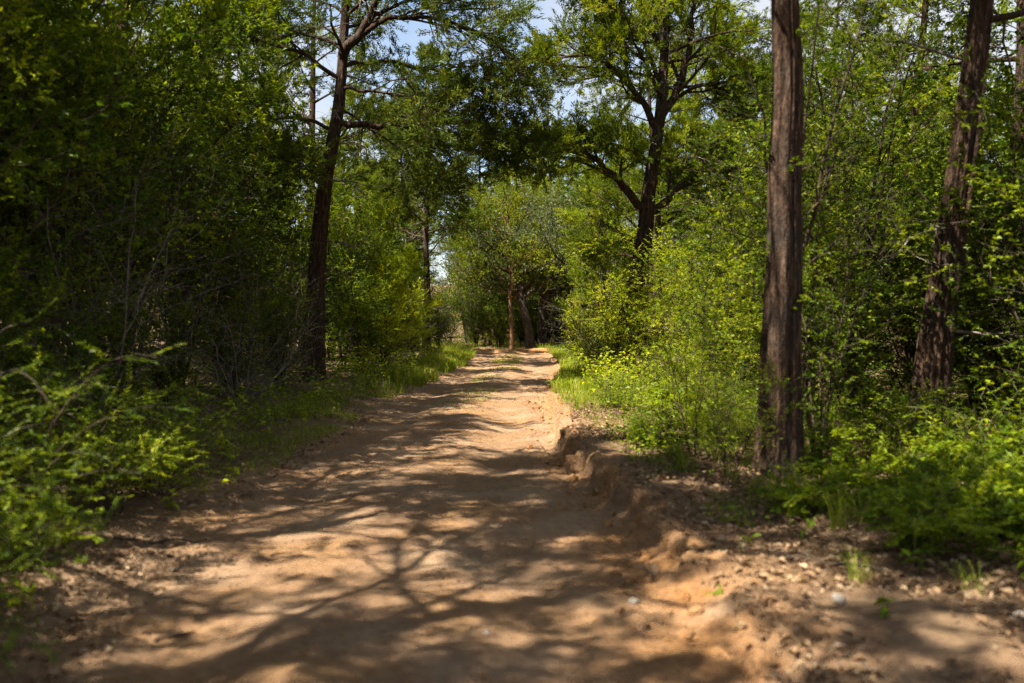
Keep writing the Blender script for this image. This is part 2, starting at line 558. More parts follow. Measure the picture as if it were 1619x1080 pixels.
rows_road = [2.0]
while rows_road[-1] < 60:
    rows_road.append(rows_road[-1] + max(0.028, rows_road[-1] * 0.0052))
ry2 = np.array(list(np.linspace(-20, 1.9, 60)) + rows_road)
uu = np.concatenate([np.linspace(0, 0.8, 90), np.linspace(0.806, 1, 56)])
Y = np.repeat(ry2[:, None], len(uu), 1)
x0 = x_left(ry2) - 0.2
x1 = x_right(ry2) + bank_w(ry2) * 1.0 + 0.16
X = x0[:, None] + (x1 - x0)[:, None] * uu[None]
Z = height(X, Y) + 0.006
Z -= 0.035 * sstep(0.03, 0.0, uu)[None] + 0.035 * sstep(0.985, 1.0, uu)[None]
srr = X - x_right(Y)
Z += np.exp(-((srr - 0.1) / 0.25) ** 2) * (0.055 * fbm(X * 15, Y * 15, 66) + 0.05 * np.abs(noise2(X * 7, Y * 7, 67)))
raw = np.clip(np.exp(-((srr - 0.05) / 0.22) ** 2) * (0.35 + 0.9 * fbm(X * 3, Y * 3, 63)) + np.exp(-((Y - 45.5) / 1.6) ** 2) * 0.9
              + 0.45 * np.exp(-((srr + 0.25) / 0.35) ** 2) * (Y < 7) + 0.15 * fbm(X * 0.8, Y * 0.8, 61), 0, 1)
a = Acc()
a.add(np.stack([X, Y, Z], -1), quads=grid_faces(*X.shape), tint=raw.ravel())
tag(link('dirt_road', a.mesh('dirt_road', M['road'])), 'sandy orange dirt track with eroded bank running into the woods', kind='structure')


# ------------------------------------------------------------------ plant builders
def trunk_mesh(path, r0, r1, g, rings=110, sides=44, ridge=0.10, flare=0.55, flare_h=0.5, mat='cedar_bark', power=0.9):
    P = spline(path, rings)
    h = np.concatenate([[0], np.cumsum(np.linalg.norm(np.diff(P, axis=0), axis=1))])
    t = h / h[-1]
    rad = r0 + (r1 - r0) * t ** power
    ang = np.arange(sides) / sides * 2 * np.pi
    s = int(g.integers(1000))
    ca, sa = np.cos(ang), np.sin(ang)
    # fluted, stringy cross-section running up the stem
    tw = ang[None] + 0.25 * np.sin(h[:, None] * 0.5)
    n1 = fbm(np.cos(tw) * 2.3 + 50, np.sin(tw) * 2.3 + h[:, None] * 0.22, s, 3)
    n2 = fbm(np.cos(tw) * 7 + 90, np.sin(tw) * 7 + h[:, None] * 0.5, s + 3, 2)
    lob = np.cos(5 * ang + s)[None] * 0.35 + np.cos(3 * ang + 2 * s)[None] * 0.3
    fl = flare * np.exp(-h / flare_h)[:, None] * (0.7 + lob * 0.8)
    n3 = 0.5 - np.abs(2 * noise2(np.cos(tw) * 9 + 30, np.sin(tw) * 9 + h[:, None] * 0.35 + 0.4 * noise2(tw * 3, h[:, None] * 2, s), s + 9))
    rr = rad[:, None] * (1 + ridge * 2.0 * n1 + ridge * 0.8 * n2 + ridge * 0.7 * n3 + fl)
    T = unit(np.gradient(P, axis=0))
    A = unit(np.cross(T, np.array([[0.0, 1.0, 0.0]])))
    B = np.cross(T, A)
    V = P[:, None] + (A[:, None] * ca[None, :, None] + B[:, None] * sa[None, :, None]) * rr[..., None]
    i = np.arange(rings * sides).reshape(rings, sides)
    j = np.roll(i, -1, 1)
    ac = Acc()
    ac.add(V, quads=np.stack([i[:-1], j[:-1], j[1:], i[1:]], -1).reshape(-1, 4))
    return ac.mesh('trunk', M[mat]), P, rad


def cedar_sprays(acc, tw, g, m, L, W, fuzz, base_tint):
    """Feathery needles round the twigs."""
    B = tw.shape[0]
    t = 0.1 + 0.95 * g.random((B, m)) ** 0.8
    p, T, _, _ = at_t(tw, t)
    p = p + g.normal(0, fuzz, p.shape)
    d = unit(T * 1.1 + g.normal(0, 0.45, T.shape) + np.array([0, 0, 0.2]))
    ti = np.clip(base_tint[:, None] + g.normal(0, 0.16, (B, m)), 0, 1)
    slivers(acc, p.reshape(-1, 3), d.reshape(-1, 3), g, L, W, ti.ravel())


def limb_tube(pts, r0, r1, n=14):
    P = spline(pts, n)
    g = np.random.default_rng(int(abs(pts[0][0] * 1000 + pts[-1][2] * 77)) + 3)
    P[1:-1] += g.normal(0, 0.02 + r0 * 0.12, P[1:-1].shape)
    return P, np.linspace(r0, r1, n)


def cedar(seed, H, r0, z0, spread, n_limb, n_sec=9, n_tw=7, m=46, L=0.085, W=0.026, path=None, limbs=None, low=1.0,
          leaf='cedar_leaf', bark='cedar_bark', rings=60, sides=18, dead=10, lift=0.25, flat=0.62, fuzz=0.035, ridge=0.08, up=(55, 85), tw_len=0.45,
          droop=0.0, sub=8, sprouts=0, keepf=0.78, split=False, flare=0.55):
    """A juniper: trunk, each given main limb, branches, crown, dead twigs."""
    g = np.random.default_rng(seed)
    if path is None:
        lean = g.normal(0, 0.04, 2)
        path = [(0, 0, -0.15)] + [(lean[0] * H * t + g.normal(0, 0.06), lean[1] * H * t + g.normal(0, 0.06), H * t) for t in (0.2, 0.4, 0.6, 0.8, 1.0)]
    tm, P, rad = trunk_mesh(path, r0, 0.025, g, rings, sides, ridge, flare, mat=bark)
    parts = [('trunk', tm)]
    PB, RB = P[None], rad[None]
    Hh = P[-1, 2]
    br = Acc()
    ta = z0 / Hh

    def ll(t, pl):
        s = np.clip((t - ta) / (1 - ta), 0, 1)
        return spread * (low + (1 - low) * np.sin(np.clip(s * 4, 0, 1) * 1.57)) * (1 - s) ** 0.62 + 0.25
    C, CR = grow(PB, RB, n_limb, ta, 0.985, up[0], up[1], ll, 9, lift, 0.09, g, 0, 0.42, 0.22, 0.075)
    if droop:
        s = np.linspace(0, 1, 9)[None] ** 2
        C[:, :, 2] -= droop * s * np.linalg.norm(C[:, -1] - C[:, 0], axis=1)[:, None]
    tubes(br, C, CR, 6)
    allC, allR = [C], [CR]
    if limbs:
        for pts, ra, rb in limbs:
            lp, lr = limb_tube(pts, ra, rb)
            la = Acc()
            tubes(la, lp[None], lr[None], 10)
            parts.append(('limb', la.mesh('limb', M[bark])))
            idx = np.linspace(0, 13, 9)
            lp9 = np.stack([np.interp(idx, np.arange(14), lp[:, k]) for k in range(3)], 1)
            # long explicit limbs carry proportionally more side branches
            allC.append(lp9[None]); allR.append(np.interp(idx, np.arange(14), lr)[None])
            if np.linalg.norm(lp[-1] - lp[0]) > 2.0:
                S0, SR0 = grow(lp9[None], np.interp(idx, np.arange(14), lr)[None], sub, 0.15, 0.95, 28, 55, lambda t, pl: pl * 0.5 * (1.2 - 0.9 * t), 9, lift, 0.08, g, flat, 0.6, 0.25, 0.05)
                if droop:
                    S0[:, :, 2] -= droop * (np.linspace(0, 1, 9)[None] ** 2) * np.linalg.norm(S0[:, -1] - S0[:, 0], axis=1)[:, None]
                tubes(br, S0, SR0, 6)
                allC.append(S0); allR.append(SR0)
    C = np.concatenate(allC); CR = np.concatenate(allR)
    S, SR = grow(C, CR, n_sec, 0.25, 1.0, 30, 62, lambda t, pl: pl * 0.42 * (1.15 - 0.75 * t) + 0.12, 6, 0.25, 0.13, g, flat, 0.55, 0.25, 0.022)
    if droop:
        S[:, :, 2] -= droop * 0.5 * (np.linspace(0, 1, 6)[None] ** 2) * np.linalg.norm(S[:, -1] - S[:, 0], axis=1)[:, None]
    tubes(br, S, np.maximum(SR, 0.004), 4)
    keep = g.random(len(S)) < keepf
    sid = np.nonzero(keep)[0]
    S, SR = S[keep], SR[keep]
    Tw, TR = grow(S, SR, n_tw, 0.25, 1.05, 25, 60, lambda t, pl: np.full_like(t, tw_len), 4, 0.3, 0.2, g, flat * 0.7, 0.6, 0.4, 0.009)
    tubes(br, Tw, np.maximum(TR, 0.0025), 3)
    parts.append(('branches', br.mesh('branches', M[bark])))
    fo = Acc()
    limb_t = np.repeat(g.random(len(C))[sid // n_sec], n_tw)
    sec_t = np.repeat(g.random(len(S)), n_tw)
    bt = 0.42 + 0.30 * (limb_t - 0.5) + 0.5 * (sec_t - 0.5)
    cedar_sprays(fo, Tw, g, m, L, W, fuzz, bt)
    parts.append(('crown', fo.mesh('crown', M[leaf], False)))
    if sprouts:
        sa, sf = Acc(), Acc()
        Q, QR = grow(PB, RB, sprouts, 0.05, min(0.42, ta), 60, 95, lambda t, pl: np.full_like(t, 0.30), 6, 0.3, 0.15, g, 0, 0.06, 0.3, 0.006)
        Q2, QR2 = grow(Q, QR, 4, 0.3, 1.0, 30, 65, lambda t, pl: pl * 0.45, 4, 0.1, 0.15, g, 0.4, 0.6, 0.4, 0.004)
        tubes(sa, Q, np.maximum(QR, 0.003), 4); tubes(sa, Q2, np.maximum(QR2, 0.002), 3)
        A2 = np.concatenate([Q[:, [0, 2, 3, 5]], Q2])
        pp, TT, _, _ = at_t(A2, 0.3 + 0.7 * g.random((len(A2), 10)))
        pp = pp.reshape(-1, 3); nn_ = len(pp)
        leaves(sf, pp, unit(TT.reshape(-1, 3) * 0.5 + g.normal(0, 0.7, (nn_, 3))), unit(np.array([[0, 0, 1.0]]) + g.normal(0, .4, (nn_, 3))), 0.036 * (0.6 + 0.8 * g.random(nn_)), 0.02, np.clip(g.normal(.55, .25, nn_), 0, 1))
        parts.append(('sprouts', sa.mesh('sprouts', M['twig_bark'])))
        parts.append(('sprout_leaves', sf.mesh('sprout_leaves', M['yaupon_leaf'], False)))
    if dead:
        da = Acc()
        D, DR = grow(PB, RB, dead, min(0.9 / Hh, ta * 0.4), ta + 0.12, 60, 105, lambda t, pl: np.full_like(t, spread * 0.45), 8, -0.25, 0.16, g, 0, 0.3, 0.2, 0.022)
        D2, DR2 = grow(D, DR, 6, 0.25, 1.0, 25, 65, lambda t, pl: pl * 0.4, 6, -0.3, 0.2, g, 0.2, 0.55, 0.3, 0.01)
        D3, DR3 = grow(D2, DR2, 4, 0.3, 1.0, 25, 65, lambda t, pl: pl * 0.5, 4, -0.2, 0.2, g, 0.2, 0.6, 0.4, 0.005)
        for k in range(dead):
            tubes(da, D[k:k + 1], DR[k:k + 1], 5)
            tubes(da, D2[k * 6:k * 6 + 6], np.maximum(DR2[k * 6:k * 6 + 6], 0.003), 4)
            tubes(da, D3[k * 24:k * 24 + 24], np.maximum(DR3[k * 24:k * 24 + 24], 0.002), 3)
            if split:
                parts.append(('dead_branch', da.mesh('dead_branch', M['grey_bark'])))
                da = Acc()
        if not split:
            parts.append(('dead_branches', da.mesh('dead_branches', M['grey_bark'])))
    return parts


def shrub(seed, H, spread, n_stem=8, n_br=12, n_tw=10, n_leaf=16, L=0.045, W=0.022, leaf='yaupon_leaf', bark='twig_bark', r=0.022, start=0.15,
          tw_len=0.34, lift=0.25, flat=0.3, up=0.9, tint=0.5, tspread=0.75, one_stem=False):
    """A small-leaved multi-stemmed shrub: stems, twigs, foliage."""
    g = np.random.default_rng(seed)
    az = np.arange(n_stem) * 2.39996 + g.random(n_stem)
    k = 9
    s = np.linspace(0, 1, k)
    out = spread * (0.35 + 0.65 * g.random(n_stem)) * (0.25 if one_stem else 1)
    hh = H * (0.65 + 0.38 * g.random(n_stem))
    rad = out[:, None] * s[None] ** 1.35
    P = np.stack([np.cos(az)[:, None] * (rad + 0.05), np.sin(az)[:, None] * (rad + 0.05), hh[:, None] * (s[None] ** up) - 0.06], -1)
    P[:, 1:] += np.cumsum(g.normal(0, 0.018 * H, (n_stem, k - 1, 3)), 1) * 0.6
    Rr = r * (0.6 + 0.6 * g.random(n_stem))[:, None] * np.linspace(1, 0.25, k)[None]
    st = Acc()
    tubes(st, P, Rr, 6)
    B, BR = grow(P, Rr, n_br, start, 1.0, 35, 80, lambda t, pl: H * 0.30 * (1.15 - 0.6 * t) * np.ones_like(pl), 6, lift, 0.16, g, flat, 0.55, 0.3, 0.02)
    tubes(st, B, np.maximum(BR, 0.003), 4)
    Tw, TR = grow(B, BR, n_tw, 0.15, 1.05, 30, 70, lambda t, pl: np.full_like(t, tw_len), 4, 0.1, 0.16, g, flat, 0.6, 0.4, 0.007)
    tubes(st, Tw, np.maximum(TR, 0.0016), 3)
    fo = Acc()
    bid = np.repeat(np.arange(len(B)), n_tw)
    leafy = (g.random(len(B)) < 0.86)[bid] & (g.random(len(Tw)) < 0.93)
    Tw, bid = Tw[leafy], bid[leafy]
    nT = len(Tw)
    t = 0.08 + 0.92 * g.random((nT, n_leaf))
    p, T, _, _ = at_t(Tw, t)
    p = p.reshape(-1, 3); T = T.reshape(-1, 3)
    n = len(p)
    side = unit(np.cross(T, np.array([[0, 0, 1.0]]))) * g.choice([-1, 1], n)[:, None]
    d = unit(T * 0.55 + side * 0.9 + g.normal(0, 0.35, (n, 3)))
    nr = unit(np.array([[0, 0, 1.0]]) + g.normal(0, 0.55, (n, 3)))
    ti = tint + tspread * (np.repeat(g.random(len(B))[bid], n_leaf) - 0.5) + g.normal(0, 0.16, n)
    zv = 0.45 + 1.0 * g.random(n) ** 1.3
    leaves(fo, p, d, nr, L * zv, W * zv * (0.85 + 0.4 * g.random(n)), np.clip(ti, 0, 1))
    return [('stems', st.mesh('stems', M[bark])), ('crown', fo.mesh('crown', M[leaf], False))]


def spray_bush(seed, H=1.2, reach=1.3, n=16, L=0.042, W=0.022, leaf='yaupon_leaf', tint=0.55):
    """Arching stems with leaves in flat two-ranked sprays."""
    g = np.random.default_rng(seed)
    az = g.random(n) * 6.28
    k = 9
    s = np.linspace(0, 1, k)
    rc = reach * (0.4 + 0.7 * g.random(n))
    hh = H * (0.35 + 0.7 * g.random(n))
    zz = hh[:, None] * np.sin(s[None] * (1.7 + 0.5 * g.random(n))[:, None]) - 0.04
    P = np.stack([np.cos(az)[:, None] * rc[:, None] * s, np.sin(az)[:, None] * rc[:, None] * s, zz], -1)
    P[:, :, :2] += g.normal(0, 0.15, (n, 1, 2)) * (1 - 0.3 * s)[None, :, None]
    Rr = 0.008 * np.linspace(1, 0.3, k)[None] * np.ones((n, 1))
    st = Acc()
    tubes(st, P, Rr, 5)
    B, BR = grow(P, Rr, 9, 0.2, 1.0, 40, 75, lambda t, pl: 0.36 * (1.2 - 0.7 * t) * np.ones_like(pl), 6, 0.05, 0.09, g, 0.75, 0.6, 0.35)
    tubes(st, B, np.maximum(BR, 0.0015), 3)
    A_ = np.concatenate([B])
    m = 18
    t = (0.08 + 0.92 * (np.arange(m) / (m - 1)))[None] * np.ones((len(A_), 1))
    p, T, _, _ = at_t(A_, t)
    sgn = np.where(np.arange(m) % 2 == 0, 1.0, -1.0)[None, :, None]
    side = unit(np.cross(T, np.array([0, 0, 1.0]))) * sgn
    d = unit(T * 0.6 + side + g.normal(0, 0.18, T.shape)).reshape(-1, 3)
    q = len(d)
    nr = unit(np.array([[0, 0, 1.0]]) + g.normal(0, 0.28, (q, 3)))
    ti = tint + 0.5 * (np.repeat(g.random(len(A_)), m) - 0.5) + g.normal(0, 0.1, q)
    fo = Acc()
    keep = g.random(q) < 0.9
    leaves(fo, p.reshape(-1, 3)[keep], d[keep], nr[keep], (L * (0.7 + 0.5 * g.random(q)))[keep], W, np.clip(ti, 0, 1)[keep], 0.15)
    return [('stems', st.mesh('stems', M['twig_bark'])), ('foliage', fo.mesh('foliage', M[leaf], False))]


def big_leaf(name, L, W, mat, heart=0.0):
    """One ovate leaf, 12 triangles, with a crease along the midrib."""
    xs = np.array([0.0, 0.18, 0.42, 0.68, 1.0])
    ws = np.array([0.06, 0.42 + heart * 0.1, 0.5, 0.33, 0.0]) * W
    zs = np.array([0, 0.03, 0.03, -0.02, -0.14]) * L
    V, Q = [], []
    for x, w, z in zip(xs, ws, zs):
        V += [(x * L, -w, z + w * 0.35), (x * L, 0, z), (x * L, w, z + w * 0.35)]
    for k in range(4):
        b = k * 3
        Q += [(b, b + 1, b + 4, b + 3), (b + 1, b + 2, b + 5, b + 4)]
    ac = Acc()
    ac.add(V, quads=Q, tint=0.6)
    return ac.mesh(name, M[mat])


def weed(seed, H, n_stem, n_leaf, L, W, leaf='bright_leaf', tint=0.55, spread=0.5):
    """Soft weed with larger broad leaves along upright or trailing stems."""
    g = np.random.default_rng(seed)
    k = 7
    s = np.linspace(0, 1, k)
    az = g.random(n_stem) * 6.28
    o = spread * g.random(n_stem) ** 0.6
    b = g.normal(0, spread * 0.4, (n_stem, 2))
    hh = H * (0.5 + 0.6 * g.random(n_stem))
    P = np.stack([b[:, :1] + np.cos(az)[:, None] * o[:, None] * s ** 1.4, b[:, 1:] + np.sin(az)[:, None] * o[:, None] * s ** 1.4, hh[:, None] * s ** 0.85 - 0.05], -1)
    P[:, 1:] += g.normal(0, 0.02, (n_stem, k - 1, 3))
    Rr = 0.005 * np.linspace(1, 0.4, k)[None] * np.ones((n_stem, 1))
    st = Acc()
    tubes(st, P, Rr, 4)
    t = 0.15 + 0.85 * (np.arange(n_leaf)[None] + g.random((n_stem, n_leaf))) / n_leaf
    p, T, _, _ = at_t(P, t)
    q = n_stem * n_leaf
    a2 = (np.arange(n_leaf)[None] * 2.6 + g.random((n_stem, 1)) * 6 + g.normal(0, .4, (n_stem, n_leaf))).ravel()
    d = unit(np.stack([np.cos(a2), np.sin(a2), g.normal(0.05, 0.3, q)], -1))
    nr = unit(np.array([[0, 0, 1.0]]) + g.normal(0, 0.4, (q, 3)))
    fo = Acc()
    leaves(fo, p.reshape(-1, 3) + d * L * 0.25, d, nr, L * (0.6 + 0.7 * g.random(q)), W * (0.7 + 0.5 * g.random(q)), np.clip(tint + g.normal(0, 0.22, q), 0, 1), 0.2)
    return [('stems', st.mesh('stems', M['green_stem'])), ('foliage', fo.mesh('foliage', M[leaf], False))]


# ------------------------------------------------------------------ the four main cedars
def hero(name, proto, label, cat='tree', loc=(0, 0, 0), group=None):
    return place(name, proto, loc, 0, 1, label, cat, group)


# thick trunk on the right, crown above the picture
bx, by = 2.33, 8.7
bz = z_at(bx, by)
hero('cedar_tree', cedar(101, 12.5, 0.168, 5.2, 4.2, 22, 8, 6, 44, 0.10, 0.034, keepf=0.85,
     path=[(-0.02, 0, -0.2), (0.015, 0, 0.5), (0.02, 0, 1.1), (0.055, 0.02, 1.9), (0.05, 0.02, 2.6), (0.075, 0.02, 3.4), (0.04, 0.05, 4.6), (0.0, 0.1, 8.0), (0.1, 0.1, 12.5)],
     rings=260, sides=112, ridge=0.17, sprouts=12, flare=0.75, dead=0), 'thick straight cedar trunk with stringy red-brown bark, nearest tree right of the road', loc=(bx, by, bz))
# leaning trunk on the far right
fx, fy = 4.66, 11.2
hero('cedar_tree', cedar(102, 10.5, 0.19, 4.6, 4.0, 22, 8, 6, 44, 0.10, 0.034, sprouts=5, keepf=0.85,
     path=[(0, 0, -0.2), (0.08, 0, 0.9), (0.22, 0, 1.9), (0.46, 0.05, 3.6), (0.66, 0.1, 5.2), (0.9, 0.2, 7.5), (1.0, 0.3, 10.5)],
     rings=200, sides=96, ridge=0.22, dead=4, split=True), 'leaning cedar with split, buttressed trunk at the far right', loc=(fx, fy, z_at(fx, fy)))
# left cedar whose limbs hang over the road
lx, ly = -4.30, 21.5
lz = z_at(lx, ly)
hero('cedar_tree', cedar(103, 12.0, 0.235, 7.2, 3.6, 22, 8, 6, 48, 0.082, 0.023, sub=7, tw_len=0.55,
     path=[(0, 0, -0.2), (0.03, 0, 1.0), (0.10, 0, 2.7), (0.28, 0, 4.3), (0.58, 0, 6.0), (0.72, 0.1, 8.3), (0.8, 0.2, 12.0)],
     limbs=[([(0.50, 0, 5.60), (1.1, -0.1, 5.46), (2.2, -0.3, 5.48), (3.4, -0.5, 5.45), (4.6, -0.7, 5.05)], 0.075, 0.02),
            ([(0.66, 0, 7.0), (1.1, -0.2, 7.45), (1.5, -0.4, 8.1), (2.2, -0.7, 8.9), (3.0, -0.9, 9.3)], 0.11, 0.03),
            ([(0.95, -0.1, 7.3), (1.6, -0.5, 7.6), (2.6, -0.9, 7.55), (3.7, -1.2, 7.1), (4.6, -1.4, 6.3)], 0.06, 0.018),
            ([(0.62, 0, 6.75), (1.6, 0.2, 6.9), (2.7, 0.3, 6.75), (3.6, 0.3, 6.3), (4.4, 0.2, 5.6)], 0.05, 0.014),
            ([(0.60, 0, 6.3), (1.4, -0.4, 6.15), (2.3, -0.7, 5.9), (3.2, -0.9, 5.4), (3.9, -1.0, 4.9)], 0.035, 0.012),
            ([(0.55, 0, 5.9), (1.2, 0.5, 5.5), (2.0, 0.9, 5.0), (2.8, 1.2, 4.3)], 0.03, 0.010),
            ([(0.60, 0, 6.5), (-0.3, -0.3, 7.0), (-1.3, -0.5, 7.3), (-2.4, -0.8, 7.7)], 0.05, 0.015),
            ([(0.48, 0, 5.4), (-0.2, -0.4, 5.6), (-1.2, -0.8, 5.3), (-2.0, -1.2, 4.7)], 0.045, 0.012),
            ([(0.32, -0.1, 4.6), (0.0, -0.6, 4.75), (-0.4, -1.1, 4.6), (-0.8, -1.7, 4.1)], 0.04, 0.01)],
     rings=140, sides=56, ridge=0.13, dead=16, split=True, droop=0.16, lift=0.1, leaf='cedar_dull', fuzz=0.028),
     'tall cedar with red-brown trunk on the left, dark drooping limbs reaching over the road', loc=(lx, ly, lz))
# the spreading cedar right of the road
mx_, my = 2.80, 25.5
mz = z_at(mx_, my)
hero('cedar_tree', cedar(104, 13.0, 0.27, 7.0, 4.4, 24, 8, 7, 52, 0.082, 0.024, tw_len=0.55, fuzz=0.028, droop=0.07,
     path=[(0, 0, -0.2), (0.12, 0, 1.0), (0.32, 0, 2.1), (0.56, 0, 3.3), (0.72, 0, 4.8), (0.98, 0, 6.6), (1.10, 0, 8.8), (1.2, 0.1, 13.0)],
     limbs=[([(0.60, 0, 4.25), (0.25, -0.2, 4.5), (-0.25, -0.3, 5.0), (-0.7, -0.4, 5.45), (-1.6, -0.6, 5.6), (-2.4, -0.8, 5.3)], 0.12, 0.025),
            ([(0.66, 0, 4.15), (1.05, 0.1, 4.35), (1.55, 0.2, 4.8), (2.1, 0.3, 5.1), (3.0, 0.5, 5.2)], 0.12, 0.03),
            ([(0.74, 0, 5.4), (0.35, -0.2, 5.6), (-0.1, -0.3, 5.75), (-0.9, -0.5, 5.9)], 0.06, 0.02),
            ([(0.92, 0, 6.2), (0.5, -0.3, 6.9), (-0.1, -0.5, 7.5), (-0.9, -0.8, 7.9), (-1.9, -1.0, 7.7)], 0.10, 0.02),
            ([(0.97, 0, 6.5), (1.35, 0.1, 7.1), (1.65, 0.2, 7.9), (1.8, 0.2, 9.0), (2.0, 0.3, 10.5)], 0.12, 0.03),
            ([(1.02, 0, 7.4), (0.5, -0.3, 8.3), (-0.2, -0.6, 9.2), (-1.0, -0.9, 9.6)], 0.07, 0.02),
            ([(0.52, 0, 3.3), (0.2, -0.3, 3.35), (-0.25, -0.6, 3.3), (-0.75, -0.9, 2.9)], 0.05, 0.012),
            ([(1.3, 0.1, 7.0), (2.1, 0.2, 7.4), (3.0, 0.3, 7.3), (3.8, 0.4, 7.6)], 0.06, 0.016),
            ([(1.05, 0, 8.2), (0.0, -0.6, 9.9), (-1.2, -1.0, 10.6), (-2.4, -1.2, 10.4)], 0.07, 0.02)],
     rings=140, sides=56, ridge=0.14, dead=18, split=True, lift=0.3),
     'big spreading cedar with forked sunlit limbs and grey dead twigs, right of the road', loc=(mx_, my, mz))

# ------------------------------------------------------------------ prototypes
CED = [cedar(201, 11.0, 0.16, 2.2, 2.9, 27, 9, 7, 44, 0.105, 0.029, dead=8),
       cedar(202, 12.5, 0.19, 3.4, 3.2, 26, 9, 7, 44, 0.105, 0.029, dead=12),
       cedar(203, 9.0, 0.13, 1.4, 2.6, 26, 9, 7, 44, 0.100, 0.029, dead=6),
       cedar(204, 13.5, 0.20, 5.2, 3.3, 22, 9, 7, 42, 0.105, 0.029, dead=18, leaf='cedar_dull')]
THIN = cedar(205, 12.0, 0.18, 4.2, 3.4, 20, 8, 6, 48, 0.10, 0.034, dead=0, keepf=0.74)
YOUNG = [cedar(211, 5.4, 0.06, 0.4, 2.1, 19, 8, 6, 40, 0.085, 0.026, flat=0.7, dead=0, leaf='bright_leaf'),
         cedar(212, 6.6, 0.08, 0.7, 2.2, 22, 8, 6, 40, 0.09, 0.03, dead=4, flat=0.7)]
YAU = [shrub(301, 5.6, 1.7, 9, 14, 10, 20, 0.064, 0.036),
       shrub(302, 4.2, 1.6, 9, 13, 9, 20, 0.060, 0.034),
       shrub(303, 6.8, 2.0, 9, 15, 10, 21, 0.070, 0.039, start=0.3),
       shrub(304, 3.0, 1.4, 11, 12, 9, 18, 0.050, 0.028, start=0.08)]
BRIGHT = [shrub(311, 3.2, 1.7, 11, 12, 10, 18, 0.050, 0.028, leaf='bright_leaf'),
          shrub(312, 2.0, 1.3, 12, 10, 8, 15, 0.045, 0.024, leaf='bright_leaf')]
OPEN = [shrub(321, 3.4, 1.5, 6, 11, 8, 15, 0.050, 0.028, bark='twig_bark', r=0.020, start=0.3, tw_len=0.4, flat=0.5),
        shrub(322, 4.6, 1.2, 4, 14, 9, 14, 0.050, 0.028, bark='twig_bark', r=0.030, start=0.35, tw_len=0.4, flat=0.5)]
OPEN.append(shrub(323, 3.3, 1.3, 6, 11, 7, 14, 0.050, 0.028, leaf='bright_leaf', bark='twig_bark', r=0.014, start=0.3, tw_len=0.4, flat=0.6, tint=0.35))
OAK = [shrub(331, 9.5, 3.6, 4, 20, 13, 20, 0.105, 0.055, leaf='oak_leaf', bark='oak_bark', r=0.17, start=0.28, tw_len=0.7),
       shrub(332, 8.0, 3.4, 3, 22, 13, 20, 0.105, 0.055, leaf='oak_leaf', bark='oak_bark', r=0.18, start=0.25, tw_len=0.7)]
SPRAY = [spray_bush(401, 1.15, 1.3, 18), spray_bush(402, 0.8, 1.1, 16, tint=0.65), spray_bush(403, 1.6, 1.2, 20, tint=0.45)]
SPRAYB = [spray_bush(411, 0.7, 1.0, 16, leaf='bright_leaf', tint=0.45), spray_bush(412, 0.45, 0.8, 12, leaf='bright_leaf', tint=0.4)]
LOW = [spray_bush(405, 0.42, 0.5, 7, 0.072, 0.038), spray_bush(406, 0.3, 0.45, 6, 0.06, 0.034, tint=0.7), spray_bush(407, 0.6, 0.4, 6, 0.08, 0.042, 'bright_leaf', 0.3)]
WEED = [weed(421, 0.9, 26, 9, 0.085, 0.055), weed(422, 0.55, 22, 8, 0.07, 0.042), weed(423, 0.6, 16, 8, 0.075, 0.045, 'yaupon_leaf', 0.75)]


def bare(seed, H, spread, n):
    g = np.random.default_rng(seed)
    k = 8
    s = np.linspace(0, 1, k)
    az = g.random(n) * 6.28
    P = np.stack([np.cos(az)[:, None] * spread * g.random(n)[:, None] * s, np.sin(az)[:, None] * spread * g.random(n)[:, None] * s,
                  H * (0.4 + 0.6 * g.random(n))[:, None] * s - 0.05], -1)
    P[:, 1:] += np.cumsum(g.normal(0, 0.05, (n, k - 1, 3)), 1)
    Rr = 0.013 * np.linspace(1, 0.3, k)[None] * np.ones((n, 1))
    ac = Acc()
    tubes(ac, P, Rr, 5)
    B, BR = grow(P, Rr, 9, 0.2, 1, 30, 75, lambda t, pl: pl * 0.4, 6, -0.05, 0.2, g, 0.1, 0.6, 0.3)
    tubes(ac, B, BR, 4)
    T, TR = grow(B, BR, 5, 0.2, 1, 30, 75, lambda t, pl: pl * 0.5, 4, 0, 0.2, g, 0.1, 0.6, 0.4)
    tubes(ac, T, np.maximum(TR, 0.0018), 3)
    return [('stems', ac.mesh('stems', M['grey_bark']))]


BARE = [bare(431, 2.6, 1.4, 9), bare(432, 1.6, 1.6, 8)]

# ------------------------------------------------------------------ planting
taken = []


def put(name, proto, x, y, sc=1.0, label=None, cat=None, group=None, rz=None, squash=1.0):
    rz = rng.random() * 6.28 if rz is None else rz
    s = (sc, sc, sc * squash)
    return place(name, proto, (x, y, z_at(x, y)), rz, s, label, cat, group, (rng.normal(0, 0.03), rng.normal(0, 0.03)))


def scatter(n, x0, x1, y0, y1, mind, ok=None):
    out = []
    tries = 0
    while len(out) < n and tries < n * 60:
        tries += 1
        x, y = x0 + (x1 - x0) * rng.random(), y0 + (y1 - y0) * rng.random()
        if ok and not ok(x, y):
            continue
        if all((x - a) ** 2 + (y - b) ** 2 > mind ** 2 for a, b in taken[-400:]):
            taken.append((x, y)); out.append((x, y))
    return out


def road_gap(m_l, m_r):
    return lambda x, y: x < float(x_left(y)) - m_l or x > float(x_right(y)) + m_r


taken += [(bx, by), (fx, fy), (lx, ly), (mx_, my)]

